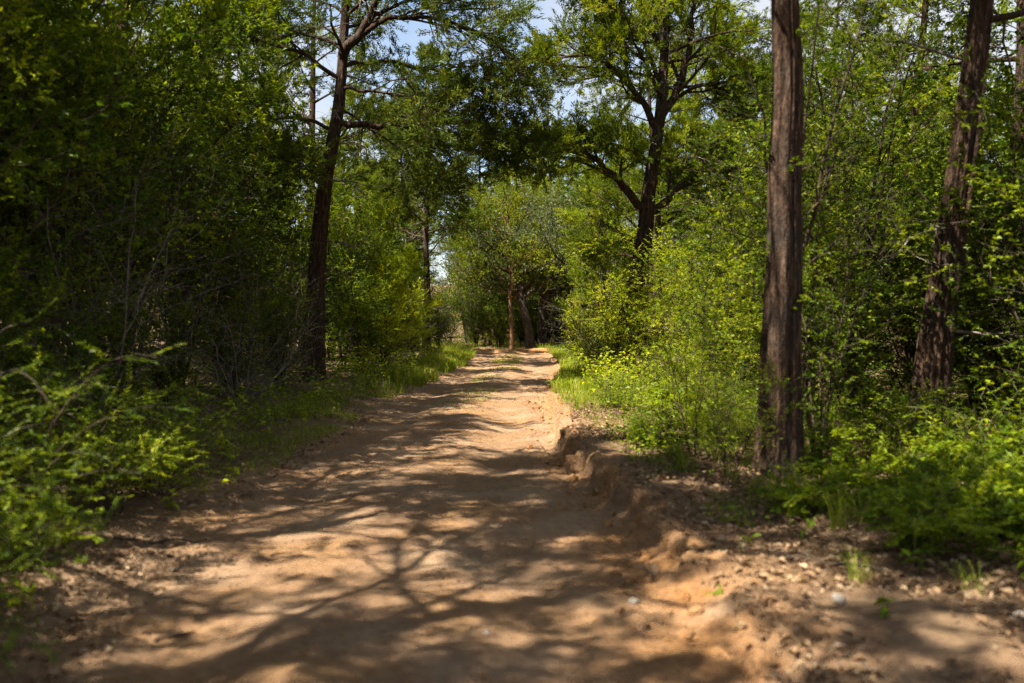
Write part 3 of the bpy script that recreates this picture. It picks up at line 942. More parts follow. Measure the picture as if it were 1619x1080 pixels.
# tall holly thicket on the left
for i, (x, y, v, s) in enumerate([(-5.5, 8.0, 1, 0.95), (-6.5, 8.8, 0, 1.0), (-5.9, 10.3, 2, 0.95), (-7.2, 10.6, 2, 1.05), (-5.7, 12.4, 0, 1.05), (-6.9, 13.2, 0, 1.2),
                                  (-8.9, 12.6, 2, 1.2), (-5.9, 14.9, 2, 1.0), (-7.6, 16.0, 2, 1.15), (-10.2, 15.8, 2, 1.2), (-5.9, 17.6, 0, 1.05), (-8.2, 19.0, 0, 1.2),
                                  (-5.4, 19.2, 1, 0.9), (-6.3, 21.5, 0, 1.0), (-12, 19, 2, 1.2), (-9.5, 22, 2, 1.1), (-5.6, 24.0, 0, 1.0)]):
    put('holly_shrub', YAU[v], x, y, s, 'tall small-leaved holly in the dark left thicket', 'shrub', 'tall hollies of the left thicket')
    taken.append((x, y))
# lower hollies at the thicket foot
for x, y in [(-4.0, 9.2), (-4.2, 11.3), (-4.1, 13.6), (-4.0, 16.4), (-3.7, 18.4)]:
    put('holly_shrub', YAU[3], x - 0.6, y, 0.5 + 0.2 * rng.random(), 'low dark holly at the foot of the left thicket', 'shrub', 'low hollies at the left thicket foot')
# left roadside, sunlit
for i, (x, y, pr, s) in enumerate([(-3.6, 23.6, YAU[3], 0.8), (-3.4, 26.2, BRIGHT[0], 0.75), (-3.5, 28.4, YOUNG[0], 0.55), (-4.6, 27.3, YAU[1], 0.95), (-3.6, 31.8, YOUNG[0], 0.62),
                                   (-5.6, 30.2, YAU[0], 0.9), (-3.5, 34.5, BRIGHT[0], 0.7), (-5.2, 35.0, YOUNG[1], 0.9), (-4.7, 30.6, YAU[1], 0.9), (-5.0, 25.8, YAU[0], 0.9), (-4.2, 33.4, YAU[1], 0.85), (-4.0, 38.5, YAU[1], 0.7), (-6.0, 39.5, YOUNG[1], 1.1)]):
    ced = pr in YOUNG
    put('young_cedar' if ced else 'roadside_shrub', pr, x, y, s,
        ('pale green young cedar on the left roadside' if ced else 'sunlit shrub on the left verge beyond the red-brown trunk'),
        'tree' if ced else 'shrub', 'young cedars on the left roadside' if ced else 'sunlit shrubs of the left verge')
    taken.append((x, y))
# right side hollies round the trunks
for i, (x, y, pr, s) in enumerate([(3.3, 12.3, OPEN[0], 1.0), (4.3, 9.2, WEED[2], 1.3), (6.0, 10.8, YAU[1], 0.85), (3.6, 12.6, YAU[3], 0.95), (6.6, 13.2, YAU[0], 0.95), (6.1, 12.8, YAU[3], 0.9), (7.1, 15.2, YAU[3], 1.0), (5.5, 13.5, YAU[3], 0.85), (8.4, 13.6, YAU[3], 1.1), (4.6, 14.2, YAU[1], 0.95),
                                   (3.5, 15.0, YAU[3], 0.9), (7.6, 11.6, YAU[0], 0.9), (5.6, 16.2, YAU[0], 0.95), (7.8, 16.4, YAU[2], 0.9), (4.4, 17.4, YAU[1], 0.8), (6.6, 19.0, YAU[0], 0.95),
                                   (9.4, 14.5, YAU[2], 1.0), (9.6, 18.8, YAU[2], 1.0), (5.2, 8.6, OPEN[0], 0.8), (6.4, 8.2, OPEN[1], 0.9), (2.95, 9.6, OPEN[0], 0.7), (1.75, 9.6, OPEN[2], 0.62), (3.0, 10.9, OPEN[2], 0.75), (1.72, 7.9, OPEN[2], 0.36), (2.9, 10.4, OPEN[1], 0.95), (4.4, 13.0, OPEN[1], 1.1)]):
    op = pr in OPEN
    put('open_shrub' if op else 'holly_shrub', pr, x, y, s,
        'thin open shrub with bare stems by the right trunks' if op else 'leafy holly between and behind the trunks on the right',
        'shrub', 'open shrubs by the right trunks' if op else 'hollies of the right-hand wood')
    taken.append((x, y))
# bright bushes at the foot of the spreading cedar
BL = ['yellow-green bush glowing in the sun in front of the spreading cedar', 'bright low bush at the right edge of the road, before the spreading cedar',
      'bright rounded bush behind the weeds on the right verge', 'small bright bush on the right verge beside the bend', 'sunny bush just right of the spreading cedar',
      'sunlit bush standing deeper in the wood right of the spreading cedar']
for lab, (x, y, v, s) in zip(BL, [(2.75, 20.6, 0, 0.95), (2.2, 23.0, 1, 0.85), (3.7, 18.8, 1, 0.95), (2.5, 31.0, 1, 0.9), (4.6, 22.4, 0, 0.95), (6.0, 24.5, 0, 1.0)]):
    put('bright_bush', BRIGHT[v], x, y, s, lab, 'shrub', 'sunlit bushes on the right')
    taken.append((x, y))

# oaks at the bend
put('live_oak', OAK[0], 2.6, 56, 1.0, 'grey-green oak with dark leaning trunks standing at the bend', 'tree', rz=0.6)
put('live_oak', OAK[1], -2.6, 60, 1.05, 'grey-green oak behind the bend, left of the dark leaning trunks', 'tree', rz=2.0)
put('live_oak', OAK[1], 7.4, 58, 1.0, 'grey-green oak behind the bend, right of the dark leaning trunks', 'tree', rz=4.0)
put('live_oak', OAK[0], -8.5, 58, 0.95, 'grey-green oak where the road turns out of sight', 'tree', rz=1.0)


def leaning_trunk(seed, loc, path, r0, mat, label):
    g = np.random.default_rng(seed)
    tm, P, rad = trunk_mesh(path, r0, r0 * 0.5, g, 40, 20, 0.1, 0.35, 0.4, mat)
    br, fo = Acc(), Acc()
    C, CR = grow(P[None], rad[None], 18, 0.36, 1.0, 30, 80, lambda t, pl: pl * 0.45, 8, 0.3, 0.12, g, 0, 0.6, 0.2)
    tubes(br, C, CR, 5)
    S, SR = grow(C, CR, 8, 0.3, 1, 30, 65, lambda t, pl: pl * 0.4, 5, 0.2, 0.15, g, 0.2)
    tubes(br, S, np.maximum(SR, 0.004), 4)
    n_leaf = 70
    t = 0.1 + 0.9 * g.random((len(S), n_leaf))
    p, T, _, _ = at_t(S, t)
    n = p.size // 3
    p = p.reshape(-1, 3) + g.normal(0, 0.14, (n, 3))
    leaves(fo, p, unit(g.normal(size=(n, 3))), unit(np.array([[0, 0, 1.0]]) + g.normal(0, .6, (n, 3))), 0.12, 0.065,
           np.clip(0.5 + 0.5 * (np.repeat(g.random(len(C)), 8 * n_leaf) - 0.5) + g.normal(0, .15, n), 0, 1))
    leaf = 'cedar_leaf' if mat == 'orange_lit_bark' else 'oak_leaf'
    place('oak_tree' if mat == 'oak_bark' else 'cedar_tree', [('trunk', tm), ('branches', br.mesh('branches', M[mat])), ('crown', fo.mesh('crown', M[leaf], False))],
          (loc[0], loc[1], z_at(*loc)), 0, 1, label, 'tree')


leaning_trunk(501, (0.0, 49.5), [(0, 0, -.2), (-0.03, 0, 1.2), (-0.1, 0, 2.6), (-0.1, 0, 4.5), (-0.2, 0, 6.5)], 0.10, 'orange_lit_bark', 'slim trunk tinted as if orange-lit at the bend, left of the two dark trunks')
leaning_trunk(502, (0.95, 50.5), [(0, 0, -.2), (-0.12, 0, 1.0), (-0.42, 0, 2.3), (-0.75, 0.2, 4.0), (-1.1, 0.3, 6.2)], 0.24, 'oak_bark', 'dark oak trunk leaning left at the end of the road')
leaning_trunk(503, (1.55, 52.0), [(0, 0, -.2), (0.02, 0, 1.2), (0.10, 0, 2.6), (0.35, 0.1, 4.2), (0.5, 0.2, 6.6)], 0.24, 'oak_bark', 'dark upright oak trunk at the end of the road, right of the leaning one')
leaning_trunk(504, (3.7, 46.0), [(0, 0, -.2), (0.02, 0, 1.2), (-0.05, 0, 2.6), (0.1, 0.1, 4.2), (0.1, 0.2, 6.6)], 0.15, 'cedar_bark', 'slim brown trunk standing in shade right of the bend')

put('cedar_tree', CED[3], -6.4, 30.5, 1.0, 'thin-crowned cedar behind the bare left side of the hanging cedar', 'tree')
# mid-distance cedars with slim trunks left of the road
put('cedar_tree', CED[3], 6.95, 14.0, 0.9, 'cedar trunk at the right picture edge behind the leaning one', 'tree')
put('cedar_tree', CED[3], -3.1, 36.0, 0.80, 'slim cedar with bare grey-brown trunk standing over the left roadside', 'tree')
put('cedar_tree', CED[3], -4.0, 41.5, 0.78, 'slim cedar just left of and behind the bare-trunked one', 'tree')
put('cedar_tree', CED[1], 7.6, 33.5, 0.9, 'cedar with a leaning dark trunk behind the spreading cedar', 'tree')
put('cedar_tree', CED[3], 9.2, 30.0, 0.9, 'thin-crowned cedar with bare twiggy branches behind the thick trunk', 'tree')

for x, y, v, sc, lab in [(-1.4, 57.5, 1, 1.0, 'tall cedar closing the view straight ahead, left of the sky gap'), (2.2, 61, 0, 1.1, 'tall cedar closing the view straight ahead, under the sky gap'),
                         (4.9, 52, 0, 1.0, 'cedar behind the bend, right of the dark oak trunks'), (-5.2, 51, 1, 1.0, 'cedar over the left side of the bend'), (-7.4, 46, 0, 1.05, 'dense cedar left of the bend'),
                         (6.2, 43, 2, 1.05, 'short dense cedar on the right before the bend'), (3.6, 39.5, 2, 0.8, 'small cedar by the right verge before the bend'), (0.6, 68, 1, 1.1, 'far cedar behind the dark oak trunks'), (-0.9, 64.5, 2, 0.8, 'short bushy cedar seen past the end of the road'), (-2.6, 67, 2, 0.9, 'short bushy cedar beyond the bend, left of the road end'), (1.6, 72, 2, 1.0, 'bushy cedar far behind the dark leaning trunk')]:
    put('cedar_tree', CED[v], x, y, sc, lab, 'tree')
    taken.append((x, y))
for x, y, v, sc, lab in [(5.4, 36.5, 1, 1.0, 'cedar filling the gap behind the spreading cedar, nearest the road'), (9.4, 24.0, 1, 1.0, 'tall cedar behind the thick trunk, deeper in the wood'), (7.2, 40.0, 0, 1.1, 'tall cedar far behind the spreading cedar')]:
    put('cedar_tree', CED[v], x, y, sc, lab, 'tree')
    taken.append((x, y))
# tall cedars overhanging the left thicket
for x, y, v, sc, lab in [(-7.4, 9.8, 1, 0.95, 'cedar overhanging the near end of the left thicket'), (-7.0, 14.0, 1, 0.9, 'cedar overhanging the middle of the left thicket'), (-6.9, 17.6, 1, 0.95, 'cedar overhanging the far end of the left thicket')]:
    put('cedar_tree', CED[v], x, y, sc, lab, 'tree')
    taken.append((x, y))
# the wood on both sides
def wood(n, x0, x1, y0, y1, mind, protos, s0, s1, label, group, gap=road_gap(3, 3)):
    for x, y in scatter(n, x0, x1, y0, y1, mind, gap):
        put('cedar_tree', protos[int(rng.integers(len(protos)))], x, y, s0 + (s1 - s0) * rng.random(), label, 'tree', group)


wood(9, -14, -6.3, 9, 24, 2.3, CED, 0.8, 1.05, 'cedar rising behind the holly thicket on the left', 'cedars behind the left thicket')
wood(12, -16, -4.6, 24, 44, 2.5, CED[:3], 0.75, 1.0, 'cedar in the wood left of the road, beyond the hanging limbs', 'cedars of the left wood')
wood(7, 9.0, 17, 13, 26, 2.5, CED, 0.8, 1.0, 'cedar in the wood behind the trunks on the right', 'cedars behind the right trunks')
wood(11, 8.0, 18, 31, 46, 2.6, CED[:3], 0.75, 1.0, 'cedar in the wood behind the spreading cedar', 'cedars behind the spreading cedar')
wood(16, -24, 26, 52, 72, 3.0, CED[:3], 0.75, 0.98, 'distant cedar closing the view beyond the bend', 'cedars beyond the bend', None)
wood(16, -50, 50, 74, 100, 3.6, CED[:3], 0.85, 1.05, 'far cedar in the woods behind the bend', 'far cedars', None)
wood(14, -40, -17, 18, 66, 3.5, CED[:3], 0.9, 1.1, 'cedar deep in the wood on the left', 'cedars deep in the left wood', None)
wood(14, 18, 42, 18, 66, 3.5, CED[:3], 0.9, 1.1, 'cedar deep in the wood on the right', 'cedars deep in the right wood', None)
# trees that stand beside and behind the photographer and shade the near road
for x, y, v, s in [(-4.3, 6.6, 0, 1.05), (-3.9, 2.7, 0, 1.0), (-3.5, -0.6, 0, 1.0), (-5.9, 4.2, 0, 1.0), (-6.6, 1.0, 0, 1.0), (-4.5, 0.0, 0, 1.0), (-3.6, -2.6, 0, 1.0), (-9.5, 7.6, 1, 1.0), (-7.5, -2.5, 1, 1.0), (6.6, 5.6, 0, 1.0)]:
    put('cedar_tree', THIN if v == 0 else CED[v], x, y, s, 'cedar beside the near road, out of the picture', 'tree', 'cedars beside the near road')
# undergrowth hollies filling the wood
for x, y in scatter(16, -15, -5.2, 25, 46, 1.7, road_gap(2.2, 2)) :
    put('holly_shrub', YAU[int(rng.integers(4))], x, y, 0.6 + 0.4 * rng.random(), 'holly in the undergrowth of the left wood beyond the hanging limbs', 'shrub', 'undergrowth hollies of the left wood')
for x, y in scatter(18, 5.0, 17, 20, 46, 1.7, road_gap(2, 2.6)):
    put('holly_shrub', YAU[int(rng.integers(4))], x, y, 0.6 + 0.4 * rng.random(), 'holly in the undergrowth behind the spreading cedar', 'shrub', 'undergrowth hollies behind the spreading cedar')
for x, y in scatter(44, -16, 17, 54, 68, 1.25, None):
    put('holly_shrub', YAU[int(rng.integers(0, 4))], x, y, 0.6 + 0.45 * rng.random(), 'dark holly under the trees beyond the bend', 'shrub', 'hollies beyond the bend')
for x, y, sc, lab in [(-0.7, 53.2, 0.8, 'small holly at the end of the road, left of the slim orange-brown trunk'), (0.5, 54.0, 0.85, 'small holly showing between the orange-brown and the dark leaning trunk'), (1.3, 55.4, 0.9, 'small holly showing between the two dark oak trunks'),
                      (2.5, 53.6, 0.85, 'small holly just right of the dark upright oak trunk'), (-3.3, 44.6, 0.8, 'small holly on the left verge just before the bend'), (-4.6, 47.0, 1.1, 'holly filling the gap left of the bend'), (-2.0, 54.6, 0.9, 'small holly left of the road end, in front of the oaks'), (3.4, 54.6, 0.9, 'small holly between the dark oak trunks and the bend-side cedar')]:
    put('holly_shrub', YAU[3], x, y, sc, lab, 'shrub')
# tangles of bare grey twigs
for x, y, v, s, lab in [(-4.6, 11.0, 0, 1.1, 'tangle of bare grey twigs in the left thicket, nearest the road'), (-5.4, 13.4, 0, 1.2, 'tangle of bare twigs deep in the left thicket'),
                        (-4.2, 15.2, 1, 1.0, 'low tangle of dead twigs at the foot of the left thicket'), (-4.6, 17.6, 0, 1.0, 'bare twigs beside the red-brown trunk on the left'),
                        (-3.4, 29.9, 0, 0.8, 'dry bare stems on the left verge below the pale young cedar'), (2.15, 26.4, 0, 0.8, 'dry upright stems beside the foot of the spreading cedar'),
                        (-4.9, 20.4, 1, 1.0, 'bare twigs on the ground behind the left trunk'), (-5.2, 9.4, 1, 1.1, 'bare twigs low in the near end of the left thicket')]:
    put('dead_brush', BARE[v], x, y, s, lab, 'brush', 'tangles of dead twigs')

# foreground sprays on the left
for i, (x, y, v, s) in enumerate([(-2.95, 5.0, 1, 0.8), (-3.5, 5.4, 0, 0.95), (-3.3, 6.3, 0, 1.0), (-4.2, 6.4, 2, 1.0), (-3.45, 7.3, 1, 1.0), (-4.1, 7.8, 0, 1.05), (-3.35, 8.4, 1, 0.9),
                                  (-4.6, 5.6, 2, 1.0), (-2.5, 4.15, 1, 0.6), (-2.75, 4.7, 0, 0.7), (-2.3, 3.75, 1, 0.5), (-2.9, 3.9, 2, 0.6), (-3.1, 4.3, 0, 0.7), (-3.9, 9.0, 0, 0.95), (-3.5, 9.8, 1, 0.8), (-5.0, 6.6, 2, 1.1), (-3.8, 4.7, 2, 0.85)]):
    put('leafy_bush', SPRAY[v], x, y, s, 'low bush of flat leaf sprays at the near left edge', 'bush', 'leafy bushes along the near left edge')
for i, (x, y, v, s) in enumerate([(-3.0, 7.0, 0, 0.8), (-3.1, 6.0, 1, 0.9), (-3.7, 6.9, 0, 0.9), (-2.9, 8.0, 1, 0.8), (-3.3, 9.2, 1, 0.9), (-3.0, 5.6, 1, 0.8)]):
    put('bright_bush', SPRAYB[v], x, y, s, 'low yellow-green bush at the near left edge', 'bush', 'sunlit low bushes at the near left edge')
# low leafy plants on the right forest floor
for x, y in scatter(60, 1.4, 6.6, 7.6, 17, 0.3, lambda x, y: road_gap(1, 0.5)(x, y) and (y > 9.4 or rng.random() < 0.3)):
    kk = int(rng.choice([0, 0, 1, 1, 2, 3, 4, 5]))
    what = ('flat sprays of oval leaves', 'yellow-green oval leaves', 'fine ferny sprays', 'broad dark leaves')[(0, 0, 1, 2, 2, 3)[kk]]
    put('leafy_bush', (LOW + [SPRAY[0], SPRAY[1], WEED[2]])[kk], x, y, 0.4 + 0.45 * rng.random(), 'low plant with %s right of the bank' % what, 'bush', 'low plants right of the bank')
for x, y in [(2.5, 5.7), (3.0, 6.4), (3.4, 6.0), (3.7, 7.0), (2.75, 7.2), (3.3, 7.7), (3.0, 5.2), (2.6, 6.5), (2.35, 7.4), (3.5, 7.3), (3.25, 5.7), (2.1, 6.9), (3.9, 6.4), (2.85, 6.0)]:
    put('leafy_bush', LOW[int(rng.integers(2))], x, y, 0.6 + 0.4 * rng.random(), 'leafy spray arching over dead leaves in the near right corner', 'bush', 'leafy sprays in the near right corner')
for x, y, p, s in [(2.75, 8.9, LOW[0], 0.9), (3.1, 9.3, SPRAY[1], 0.5), (3.6, 8.8, LOW[1], 1.0), (4.0, 9.4, SPRAY[0], 0.5), (4.5, 8.9, LOW[0], 1.0), (1.95, 9.2, SPRAY[1], 0.45), (5.0, 9.6, SPRAY[1], 0.6),
                   (3.3, 10.2, SPRAY[0], 0.6), (4.1, 10.4, SPRAY[2], 0.5), (2.2, 10.2, SPRAY[0], 0.5), (5.4, 10.4, SPRAY[0], 0.7), (1.7, 10.8, SPRAY[1], 0.5), (4.4, 8.1, LOW[0], 0.9), (3.9, 8.2, SPRAY[1], 0.4), (2.9, 8.1, LOW[1], 0.8)]:
    put('leafy_bush', p, x, y, s, 'low green bush round the foot of the thick trunk', 'bush', 'low bushes round the thick trunk')
# weeds with broad yellow-green leaves
for x, y, v, s in [(1.75, 17.0, 0, 0.85), (2.15, 18.3, 0, 1.0), (1.6, 19.3, 0, 0.85), (2.5, 16.6, 1, 1.1), (1.95, 15.6, 1, 1.0), (2.9, 17.6, 0, 0.9), (3.4, 16.4, 1, 1.2), (1.9, 21.0, 0, 0.8), (1.5, 14.3, 2, 0.8),
                   (2.0, 13.6, 2, 0.9), (2.7, 14.8, 2, 1.0), (1.75, 12.4, 2, 0.7), (2.1, 28.0, 0, 0.8), (2.4, 33, 0, 1.0), (1.9, 25.0, 1, 1.0)]:
    put('leafy_weed', WEED[v], x, y, s, 'yellow-green broad-leaved weed on the right bank', 'weed', 'broad-leaved weeds on the right bank')
for x, y, v, s in [(-3.1, 14.0, 2, 1.0), (-2.95, 15.6, 2, 0.9), (-3.2, 17.4, 2, 1.1), (-2.9, 19.0, 2, 1.0), (-2.9, 20.6, 0, 0.8), (-2.75, 22.4, 2, 1.1), (-2.6, 24.4, 0, 0.75), (-2.5, 26.6, 0, 0.8), (-3.2, 12.4, 2, 0.9), (-2.4, 29.5, 0, 0.8), (-2.5, 33, 0, 0.8), (-3.3, 22.6, 0, 0.9), (-2.85, 10.0, 2, 0.6), (-3.0, 9.0, 2, 0.7), (-2.8, 11.2, 2, 0.6), (-3.4, 10.6, 2, 0.9), (-3.1, 13.2, 2, 0.8), (-2.8, 16.4, 2, 0.8), (-2.75, 18.2, 2, 0.7)]:
    put('leafy_weed', WEED[v], x, y, s, 'green broad-leaved weed on the verge left of the road', 'weed', 'broad-leaved weeds on the left verge')

# seedlings whose single leaves can be told apart
LEAF = [big_leaf('leaf', 0.085, 0.055, 'bright_leaf'), big_leaf('leaf', 0.075, 0.040, 'yaupon_leaf')]
seed_labels = {0: 'broad-leaved seedling on the litter at the left road edge', 1: 'small seedling growing out of the litter right of the bank'}


def seedling(x, y, h, n, v, label, group):
    g = np.random.default_rng(int(abs(x * 731 + y * 177)) + 5)
    e = bpy.data.objects.new('seedling', None)
    scene.collection.objects.link(e)
    e.location = (x, y, z_at(x, y))
    e.rotation_euler = (0, 0, g.random() * 6.28)
    tag(e, label, 'seedling', group)
    P = spline([(0, 0, -0.03), (0.02 * g.normal(), 0.02, h * 0.5), (0.05 * g.normal(), 0.05 * g.normal(), h)], 8)
    ac = Acc()
    tubes(ac, P[None], np.linspace(0.005, 0.002, 8)[None], 5)
    link('stem', ac.mesh('stem', M['green_stem']), e)
    for k in range(n):
        t = 0.35 + 0.65 * k / max(n - 1, 1)
        p, _, _, _ = at_t(P[None], np.array([[t]]))
        o = link('leaf', LEAF[v], e)
        o.location = p[0, 0]
        s = 0.75 + 0.5 * g.random()
        o.scale = (s, s, s)
        o.rotation_euler = (g.normal(0, 0.3), g.normal(0.15, 0.35), k * 2.4 + g.normal(0, 0.3))


for x, y, h, n in [(-2.55, 8.9, 0.16, 7), (-2.75, 9.6, 0.3, 9), (-3.0, 10.4, 0.45, 11), (-3.15, 11.2, 0.5, 12), (-2.9, 11.8, 0.35, 9), (-2.75, 13.0, 0.3, 8), (-2.6, 7.6, 0.14, 6), (-3.3, 12.2, 0.55, 12),
                   (-2.75, 6.2, 0.14, 6), (-2.45, 5.0, 0.12, 5)]:
    seedling(x, y, h, n, 0, seed_labels[0], 'broad-leaved seedlings on the left edge')
for x, y, h, n in [(1.75, 8.2, 0.42, 10), (1.6, 6.9, 0.08, 4), (1.35, 6.0, 0.06, 4), (1.9, 6.4, 0.10, 5), (2.3, 7.2, 0.2, 7), (2.2, 5.4, 0.12, 6), (2.6, 4.9, 0.16, 7), (1.75, 4.7, 0.07, 5), (2.15, 8.8, 0.25, 8), (3.1, 6.6, 0.25, 8),
                   (1.5, 9.4, 0.2, 6), (1.3, 10.6, 0.15, 6), (1.1, 5.3, 0.05, 4)]:
    seedling(x, y, h, n, 1, 'slim upright seedling on a pale stem beside the bank' if h > 0.4 else seed_labels[1], None if h > 0.4 else 'seedlings right of the bank')

# ------------------------------------------------------------------ grass, litter (stuff)
def blades(acc, x, y, h, w, g, lean=0.5, tint=0.5):
    n = len(x)
    z = height(x, y) - 0.01
    az = g.random(n) * 6.28
    d = np.stack([np.cos(az), np.sin(az), np.zeros(n)], -1)
    s = np.stack([-np.sin(az), np.cos(az), np.zeros(n)], -1) * (w / 2)[:, None]
    le = (lean * (0.3 + g.random(n)))[:, None]
    hz = np.array([[0, 0, 1.0]]) * h[:, None]
    b = np.stack([x, y, z], -1)
    m = b + hz * 0.6 + d * h[:, None] * le * 0.3
    t = b + hz * (1 - 0.35 * le) + d * h[:, None] * le
    V = np.stack([b - s, b + s, m + s * 0.8, m - s * 0.8, t], 1)
    i = np.arange(n)[:, None] * 5
    acc.add(V, quads=i + np.array([[0, 1, 2, 3]]), tris=i + np.array([[3, 2, 4]]), tint=np.repeat(np.clip(tint + g.normal(0, .2, n), 0, 1), 5))


g = np.random.default_rng(77)


def grass_patch(acc, n, xf, y0, y1, h0, h1, thr, seed, w=0.006, lean=0.5, tint=0.5, ypow=1.0, fr=1.2):
    y = y0 + (y1 - y0) * g.random(n) ** ypow
    lo, hi = xf(y)
    x = lo + (hi - lo) * g.random(n)
    k = fbm(x * fr, y * fr, seed) + 0.25 * (g.random(n) - 0.5) > thr
    x, y = x[k], y[k]
    m = len(x)
    h = (h0 + (h1 - h0) * g.random(m)) * (0.8 + 0.6 * fbm(x * 0.9, y * 0.9, seed + 5))
    blades(acc, x, y, np.maximum(h, 0.03), w * (0.7 + 0.6 * g.random(m)) * np.clip(y / 12, 0.9, 2.6), g, lean, tint)


ga = Acc()
grass_patch(ga, 16000, lambda y: (x_left(y) - 1.0, x_left(y) + 0.12), 20, 46, 0.14, 0.5, -0.02, 71, 0.006, 0.75, 0.58)
grass_patch(ga, 14000, lambda y: (x_left(y) - 1.3, x_left(y) + 0.10), 8.5, 21, 0.05, 0.20, 0.02, 72, 0.005, 0.7, 0.5)
tag(link('grass', ga.mesh('grass', M['grass'], False)), 'green grass along the left edge of the road', 'grass', kind='stuff')
gb = Acc()
grass_patch(gb, 22000, lambda y: (x_right(y) + 0.12, x_right(y) + 1.6), 14, 46, 0.12, 0.38, -0.12, 74, 0.006, 0.6, 0.52)
grass_patch(gb, 12000, lambda y: (x_right(y) + 0.35, x_right(y) + 3.2), 7, 16, 0.06, 0.2, 0.08, 75, 0.005, 0.7, 0.4)
tag(link('grass', gb.mesh('grass', M['grass'], False)), 'green grass on the bank right of the road', 'grass', kind='stuff')
gc = Acc()
grass_patch(gc, 9000, lambda y: ((x_left(y) + x_right(y)) / 2 - 0.55, (x_left(y) + x_right(y)) / 2 + 0.45), 15, 46, 0.04, 0.11, 0.04, 76, 0.006, 0.8, 0.6, 0.7, 0.7)
tag(link('grass', gc.mesh('grass', M['grass'], False)), 'short sparse grass on the crown of the road between the wheel tracks', 'grass', kind='stuff')
gd = Acc()
grass_patch(gd, 16000, lambda y: (np.where(y < 50, x_right(y) + 0.2, -10.0), np.full_like(y, 9.0)), 44, 60, 0.12, 0.4, -0.2, 78, 0.006, 0.5, 0.4)
tag(link('grass', gd.mesh('grass', M['grass'], False)), 'grass under the trees at the end of the road', 'grass', kind='stuff')

def cover(n, xf, y0, y1, hmax, L, seed, thr, mat, label, tint=0.4):
    acc = Acc()
    y = y0 + (y1 - y0) * g.random(n)
    lo, hi = xf(y)
    x = lo + (hi - lo) * g.random(n)
    den = fbm(x * 0.9, y * 0.9, seed)
    k = den + 0.3 * (g.random(n) - 0.5) > thr
    x, y, den = x[k], y[k], den[k]
    m = len(x)
    z = height(x, y) + hmax * g.random(m) * np.clip(0.5 + den - thr, 0.2, 1.4)
    d = unit(g.normal(size=(m, 3)) * np.array([[1, 1, 0.4]]))
    nr = unit(np.array([[0, 0, 1.0]]) + g.normal(0, 0.5, (m, 3)))
    leaves(acc, np.stack([x, y, z], -1), d, nr, L * (0.6 + 0.7 * g.random(m)), L * 0.5, np.clip(tint + 0.7 * den + g.normal(0, .15, m), 0, 1))
    tag(link('undergrowth', acc.mesh('undergrowth', M[mat], False)), label, 'undergrowth', kind='stuff')


cover(30000, lambda y: (np.full_like(y, -14.0), x_left(y) - 0.9), 11, 46, 0.45, 0.085, 91, 0.0, 'yaupon_leaf', 'low green undergrowth on the floor of the left wood')
cover(42000, lambda y: (x_right(y) + 0.7, np.full_like(y, 14.0)), 10, 46, 0.45, 0.08, 92, -0.05, 'yaupon_leaf', 'low green undergrowth on the floor of the right wood')
cover(36000, lambda y: (np.full_like(y, -24.0), np.full_like(y, 24.0)), 54, 90, 0.9, 0.16, 93, -0.2, 'yaupon_leaf', 'low green undergrowth beyond the bend')
cover(12000, lambda y: (x_right(y) + 0.5, np.full_like(y, 6.0)), 6.5, 12, 0.2, 0.05, 94, 0.08, 'yaupon_leaf', 'small green leaves over the litter right of the bank')

# long-bladed tufts in the near right corner, each a thing
def tuft(seed, n, h):
    q = np.random.default_rng(seed)
    ac = Acc()
    az = q.random(n) * 6.28
    k = 6
    s = np.linspace(0, 1, k)
    hh = h * (0.5 + 0.7 * q.random(n))
    out = hh * (0.35 + 0.7 * q.random(n))
    c = np.stack([np.cos(az), np.sin(az)], -1)
    b = q.normal(0, 0.05, (n, 2))
    P = np.concatenate([b[:, None] + c[:, None] * (out[:, None] * 1.25 * s ** 1.15)[..., None], (hh[:, None] * np.sin(s * 2.0)[None] - 0.01)[..., None]], -1)
    sd = np.stack([-np.sin(az), np.cos(az), np.zeros(n)], -1)[:, None] * (0.0035 * (1 - s ** 2 * 0.9))[None, :, None]
    V = np.stack([P - sd, P + sd], 2)
    i = np.arange(n * k * 2).reshape(n, k, 2)
    ac.add(V, quads=np.stack([i[:, :-1, 0], i[:, :-1, 1], i[:, 1:, 1], i[:, 1:, 0]], -1).reshape(-1, 4), tint=np.repeat(np.clip(q.normal(.55, .35, n), 0, 1), k * 2))
    return ac.mesh('grass_tuft', M['grass'], False)


TUFT = [tuft(1, 34, 0.26), tuft(2, 22, 0.2), tuft(3, 44, 0.34)]
for x, y in scatter(40, 1.5, 4.6, 4.3, 11, 0.22, road_gap(1, 0.6)):
    o = link('grass_tuft', TUFT[int(rng.integers(3))])
    o.location = (x, y, z_at(x, y)); o.rotation_euler = (0, 0, rng.random() * 6.28)
    s = 0.4 + 0.6 * rng.random(); o.scale = (s, s, s)
    tag(o, 'tuft of thin arching grass blades in the dead leaves right of the bank', 'grass', 'grass tufts right of the bank')


